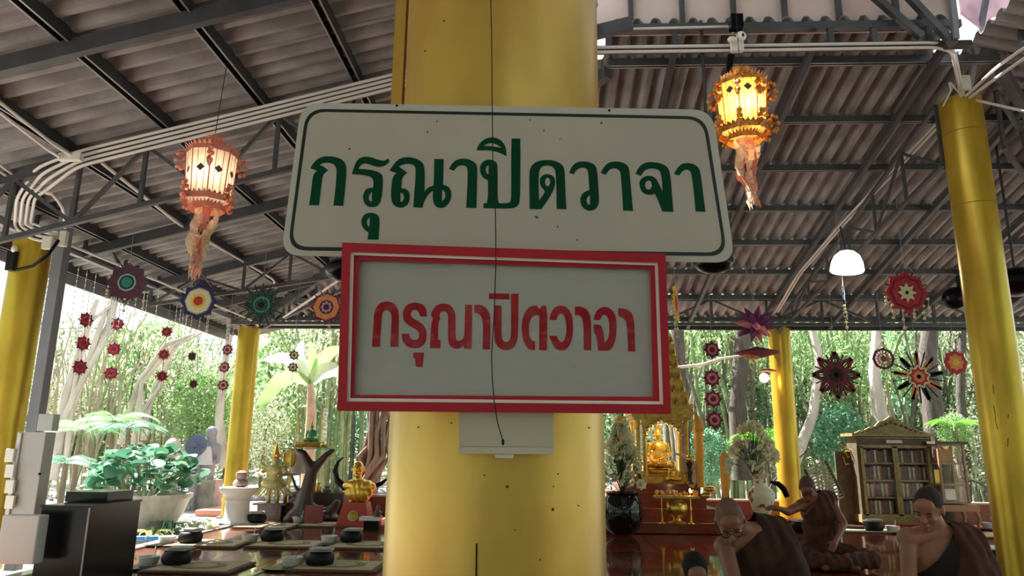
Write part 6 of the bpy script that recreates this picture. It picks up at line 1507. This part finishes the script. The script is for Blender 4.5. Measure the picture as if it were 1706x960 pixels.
# undergrowth shrubs between the trees, some in dark leaf colours
def shrub(px, py, Y, s, ci, label, group=None):
    p = at(px, py, Y); t = thing('garden_shrub', label, 'shrub', (p.x, p.y, gz(p.x, p.y)), group=group); p.z = max(p.z, gz(p.x, p.y)+.2)
    o = inst('foliage', CL[ci], t, (0, 0, p.z-gz(p.x, p.y)), (0, 0, rnd.uniform(0, 6)), (s, s, s)); o['kind'] = 'stuff'
    MB().tube([(0, 0, -.1), (.05, 0, p.z-gz(p.x, p.y))], [.04, .02], 6).build('stem', M_bark, t, world=False)
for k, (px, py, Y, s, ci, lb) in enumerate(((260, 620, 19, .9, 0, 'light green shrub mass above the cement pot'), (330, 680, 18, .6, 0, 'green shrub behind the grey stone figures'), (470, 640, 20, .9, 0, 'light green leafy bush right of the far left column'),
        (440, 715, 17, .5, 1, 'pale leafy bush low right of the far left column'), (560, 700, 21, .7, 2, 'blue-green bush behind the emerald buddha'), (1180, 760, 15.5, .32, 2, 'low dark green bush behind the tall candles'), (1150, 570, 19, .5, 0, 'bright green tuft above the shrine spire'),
        (1360, 700, 19, .8, 3, 'dark leafy bush right of the far right column'), (1400, 730, 17, .45, 2, 'green bush left of the bookcase crest'), (1580, 690, 17, .5, 3, 'deep green bush above the display cabinet'), (1590, 720, 14.6, .22, 0, 'bright small fern tuft over the display cabinet'),
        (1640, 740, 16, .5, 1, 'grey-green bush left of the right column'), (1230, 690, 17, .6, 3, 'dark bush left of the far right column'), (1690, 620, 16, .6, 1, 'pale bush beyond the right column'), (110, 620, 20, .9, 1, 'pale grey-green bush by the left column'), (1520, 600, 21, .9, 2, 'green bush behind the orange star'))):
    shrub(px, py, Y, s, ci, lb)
# banana plant
bc = at(519, 705, 14.5); t = thing('banana_plant', 'banana plant with huge pale green leaves above the emerald buddha', 'banana plant', (bc.x, bc.y, gz(bc.x, bc.y)))
MB().tube([(bc.x, bc.y, -.1), tuple(at(519, 690, 14.5)), tuple(at(517, 640, 14.5))], [.13, .10, .06], 12).build('stem', mat('pinkish_banana_stem', (.55, .40, .30), .5, 0, .2, 6), t, smooth=True)
M_ban = mat('banana_leaf', (.32, .52, .20), .35, 0, .15, 3, trans=.5)
M_ban2 = mat('pale_banana_leaf', (.60, .68, .55), .3, 0, .15, 3, trans=.4)
def bleaf(pts, wd, m_, tw=0.3, Y=14.5):
    P = [at(x, y, Y-.25*i*tw) for i, (x, y) in enumerate(pts)]; Q = []; n = len(P)
    for i in range((n-1)*4+1):
        u = i/4; j = min(n-2, int(u)); Q.append(P[j].lerp(P[j+1], u-j))
    mb = MB(); k = len(Q)
    for i, p in enumerate(Q):
        u = i/(k-1); w_ = wd*math.sin(math.pi*min(1, .08+u*.92))**.6*(1 if u < .98 else .2); d = (Q[min(i+1, k-1)]-Q[max(0, i-1)]).normalized()
        s = d.cross(Vector((0, 1, .35))).normalized()*w_; z = Vector((0, -.3, .95))*w_*.22
        mb.v += [p+s+z*(1+.2*math.sin(i*2)), p, p-s+z]
    for i in range(k-1):
        mb.f += [(3*i, 3*i+1, 3*i+4, 3*i+3), (3*i+1, 3*i+2, 3*i+5, 3*i+4)]
    mb.build('leaf', m_, t, smooth=True, recalc=False)
bleaf([(517, 640), (490, 628), (462, 640), (440, 670), (436, 690)], .15, M_ban)
bleaf([(517, 640), (500, 610), (470, 598), (436, 600)], .12, M_ban2)
bleaf([(517, 640), (522, 615), (521, 590), (518, 568)], .09, M_ban)
bleaf([(517, 640), (535, 622), (556, 618), (580, 632)], .16, M_ban2)
bleaf([(517, 640), (532, 606), (552, 588), (575, 580)], .13, M_ban)
bleaf([(517, 640), (505, 618), (498, 590), (505, 565)], .11, M_ban2)
# palm ferns
M_frond = mat('palm_frond', (.26, .46, .20), .4, 0, .3, 3, trans=.4)
def palm(px, py, Y, L, n, label, m_=None, up=.6, seed=1):
    c = at(px, py, Y); r_ = random.Random(seed); t = thing('palm_fern', label, 'palm', (c.x, c.y, gz(c.x, c.y)))
    c = Vector((0, 0, max(.1, c.z-gz(c.x, c.y))))
    MB().tube([(0, 0, -.1), c], [.06, .04], 7).build('stem', M_bark, t, world=False)
    for k in range(n):
        a = 2*math.pi*k/n+r_.uniform(-.3, .3); d = Vector((math.cos(a), math.sin(a)*.7, 0)); el = r_.uniform(.3, 1)*up; mb = MB(); pts = []
        for i in range(13):
            u = i/12; pts.append(c+d*L*u+Vector((0, 0, L*(el*u*1.4-u*u*(el+.35)))))
        mb.tube(pts, .008, 4); s0 = Vector((-d.y, d.x, 0)).normalized()
        for i in range(1, 25):
            u = i/2; j = min(11, int(u)); p = pts[j].lerp(pts[j+1], u-j); ll = L*.34*math.sin(math.pi*min(1, .12+i/26))
            for sg in (-1, 1):
                tip = p+s0*sg*ll*.85+d*ll*.45-Vector((0, 0, ll*.3)); wv = d*.018
                mb.add([p-wv, (p+tip)*.5+wv*.9, tip, (p+tip)*.5-wv], [(0, 1, 2, 3)])
        mb.build('frond', m_ or M_frond, t, world=False, recalc=False)
palm(135, 715, 13.6, 1.0, 11, 'feathery palm fern just right of the left column', seed=1)
palm(190, 700, 14.2, .95, 10, 'feathery palm fern behind the leafy shrub, its left one', seed=2)
palm(215, 712, 13.2, .8, 9, 'blue-green palm fern rising over the leafy shrub', M_leafB, seed=3)
palm(110, 770, 12.6, .8, 9, 'low palm fern beside the grey switch box', M_leafB, seed=4)
palm(1272, 735, 14.4, .75, 13, 'bright green fan palm left of the far right column', mat('vivid_frond', (.20, .45, .06), .4, 0, .2, 3, trans=.5), 1.0, seed=5)
palm(1590, 712, 14.6, .6, 9, 'bright fern above the display cabinet', mat('vivid_frond', (.20, .45, .06)), .9, seed=6)
# rocks
rk = []
for k in range(4):
    bm = bmesh.new(); bmesh.ops.create_icosphere(bm, subdivisions=2, radius=1)
    for v in bm.verts: v.co *= 1+.35*noise.noise(v.co*1.3+Vector((k*5, 0, 0))); v.co.z *= .62
    me = bpy.data.meshes.new('rock'); bm.to_mesh(me); bm.free(); me.materials.append(M_rock); rk.append(me)
r5 = random.Random(5)
for i in range(70):
    left = i < 44
    if left: px, Y = r5.uniform(285, 640), r5.uniform(13.9, 16.5)
    else: px, Y = r5.uniform(1320, 1680), r5.uniform(13.7, 15.5)
    x = ray(px, 760)[0]*Y; s = r5.uniform(.10, .34)*(1 if left else .7)
    if left and Y < 15.9 and -6.4 < x < -2.7: Y = 16.0+r5.random()
    o = bpy.data.objects.new('garden_rock', rk[i % 4]); C.objects.link(o); o.location = (x, Y, gz(x, Y)+s*.3); o.scale = (s, s*.8, s*r5.uniform(.8, 1.4)); o.rotation_euler = (r5.uniform(-.3, .3), r5.uniform(-.3, .3), r5.uniform(0, 6))
    tagp(o, 'grey rock in the left garden, part of the rubble behind the pedestal' if left else 'grey-green rock behind the low wall on the right', 'rock', 'rocks in the left garden' if left else 'rocks behind the right wall')
mb = MB()
for i in range(1500):
    left = r5.random() < .6
    px = r5.uniform(60, 640) if left else r5.uniform(1120, 1700); Y = r5.uniform(9.0 if px < 380 else 13.8, 17); x = ray(px, 780)[0]*Y
    if x > X0-.3 and Y < 13.5: continue
    s = r5.uniform(.02, .07); mb.ell((x, Y, gz(x, Y)+.02), (s, s*.8, s*.5), 5, 3)
tagp(mb.build('pebbles', M_rock), 'loose pebbles and rubble covering the garden ground', 'rubble', kind='stuff')
# grey stone figures outside
M_gst = mat('bluish_grey_stone', (.22, .25, .30), .7, 0, .25, 6, .3, 30)
c = at(345, 800, 14.6); t = thing('stone_figure', 'bluish-grey standing stone figure with hanging bell before the bamboo', 'statue', tuple(c))
me = blob([('c', (-.06, 0, 0), (0, 0, .5), .17, .15), ('e', (0, 0, .58), (.2, .14, .2)), ('c', (0, 0, .7), (0, 0, .82), .10, .09), ('e', (0, 0, .92), (.11, .12, .14)), ('c', (.18, 0, .66), (.22, -.08, .36), .06, .05), ('c', (-.18, 0, .66), (-.22, -.08, .36), .06, .05)], .02, 2)
link('figure', me, M_gst, t)
MB().lathe([(0, .66), (.10, .64), (.13, .5), (.15, .34), (.18, .30), (0, .30)], (0, -.2, 0), 18).build('bell', mat('pale_blue_stone', (.42, .48, .55), .5, 0, .1, 6), t, world=False, smooth=True)
MB().box((0, 0, (gz(c.x, c.y)-c.z)/2), (.5, .35, c.z-gz(c.x, c.y)+.02)).build('base', M_rock, t, world=False)
c = at(322, 790, 14.3); t = thing('stone_gong', 'dark blue round gong on a rough stone support left of the stone figure', 'gong', tuple(c))
MB().lathe([(0, -.04), (.20, -.04), (.22, 0), (.20, .04), (.07, .05), (.05, .09), (0, .09)], (0, 0, .55), 24, rot=Matrix.Rotation(R(80), 3, 'X')).build('gong_disc', mat('dark_blue_metal', (.07, .09, .15), .4, .3, .2, 8), t, world=False, smooth=True)
MB().bar((0, .05, gz(c.x, c.y)-c.z), (0, .05, .5), .12, .10).build('support', M_gst, t, world=False)
q = at(287, 755, 14.4); o = MB().ell((q.x, q.y, q.z), (.20, .15, .30), 10, 8).build('pale_rock', mat('pinkish_rock', (.50, .42, .38), .9, 0, .3, 4, .6, 12), smooth=True); tagp(o, 'pale pinkish upright boulder behind the leafy shrub', 'rock')
tagp(MB().tube([(q.x, q.y, gz(q.x, q.y)), (q.x, q.y, q.z-.1)], [.25, .18], 8).build('boulder_base', M_rock, smooth=True), 'grey stone foot under the pale boulder', 'rock')
q = at(241, 724, 14.9); t = thing('picture_board', 'small brown framed board with a pale picture among the shrubs', 'board', tuple(q))
MB().box(q, (.20, .03, .30)).build('frame', mat('brown_frame', (.20, .12, .08), .6), t); MB().box(q+Vector((0, -.018, 0)), (.14, .008, .24)).build('picture', mat('faded_picture', (.50, .38, .32), .6, 0, .4, 15), t)
MB().bar(q-Vector((0, 0, .15)), (q.x, q.y, gz(q.x, q.y)), .03, .03).build('post', M_bark, t)
tagp(MB().ell(at(302, 794, 12.6), (.06, .06, .07), 12, 9).build('yellow_fruit', mat('yellow_fruit', (.75, .50, .12), .5), smooth=True), 'small yellow fruit at the right edge of the leafy shrub', 'fruit')
# neighbouring shed with green roof
t = thing('garden_shed', 'distant shed with dark green roof beyond the left eave', 'shed', (ray(165, 545)[0]*24, 24, 0.3))
a, b = at(85, 548, 24), at(235, 548, 24)
MB().add([a, b, b+Vector((0, 2.5, .75)), a+Vector((0, 2.5, .75)), a+Vector((0, 0, .05)), b+Vector((0, 0, .05)), b+Vector((0, 2.5, .8)), a+Vector((0, 2.5, .8))],
         [(0, 1, 2, 3), (4, 5, 6, 7), (0, 1, 5, 4), (1, 2, 6, 5), (2, 3, 7, 6), (3, 0, 4, 7)]).build('roof', mat('green_roof_sheet', (.03, .16, .11), .5, 0, .2, 2), t)
for x in (a.x+.2, (a.x+b.x)/2, b.x-.2): MB().bar((x, 24.3, .2), (x, 24.3, a.z+.05), .12, .12).build('post', M_bark, t)
MB().box(((a.x+b.x)/2, 26.3, (a.z+.3)/2+.3), (b.x-a.x-.3, .08, a.z)).build('back_wall', mat('pale_tan_wall', (.50, .43, .33), .8, 0, .2, 2), t)
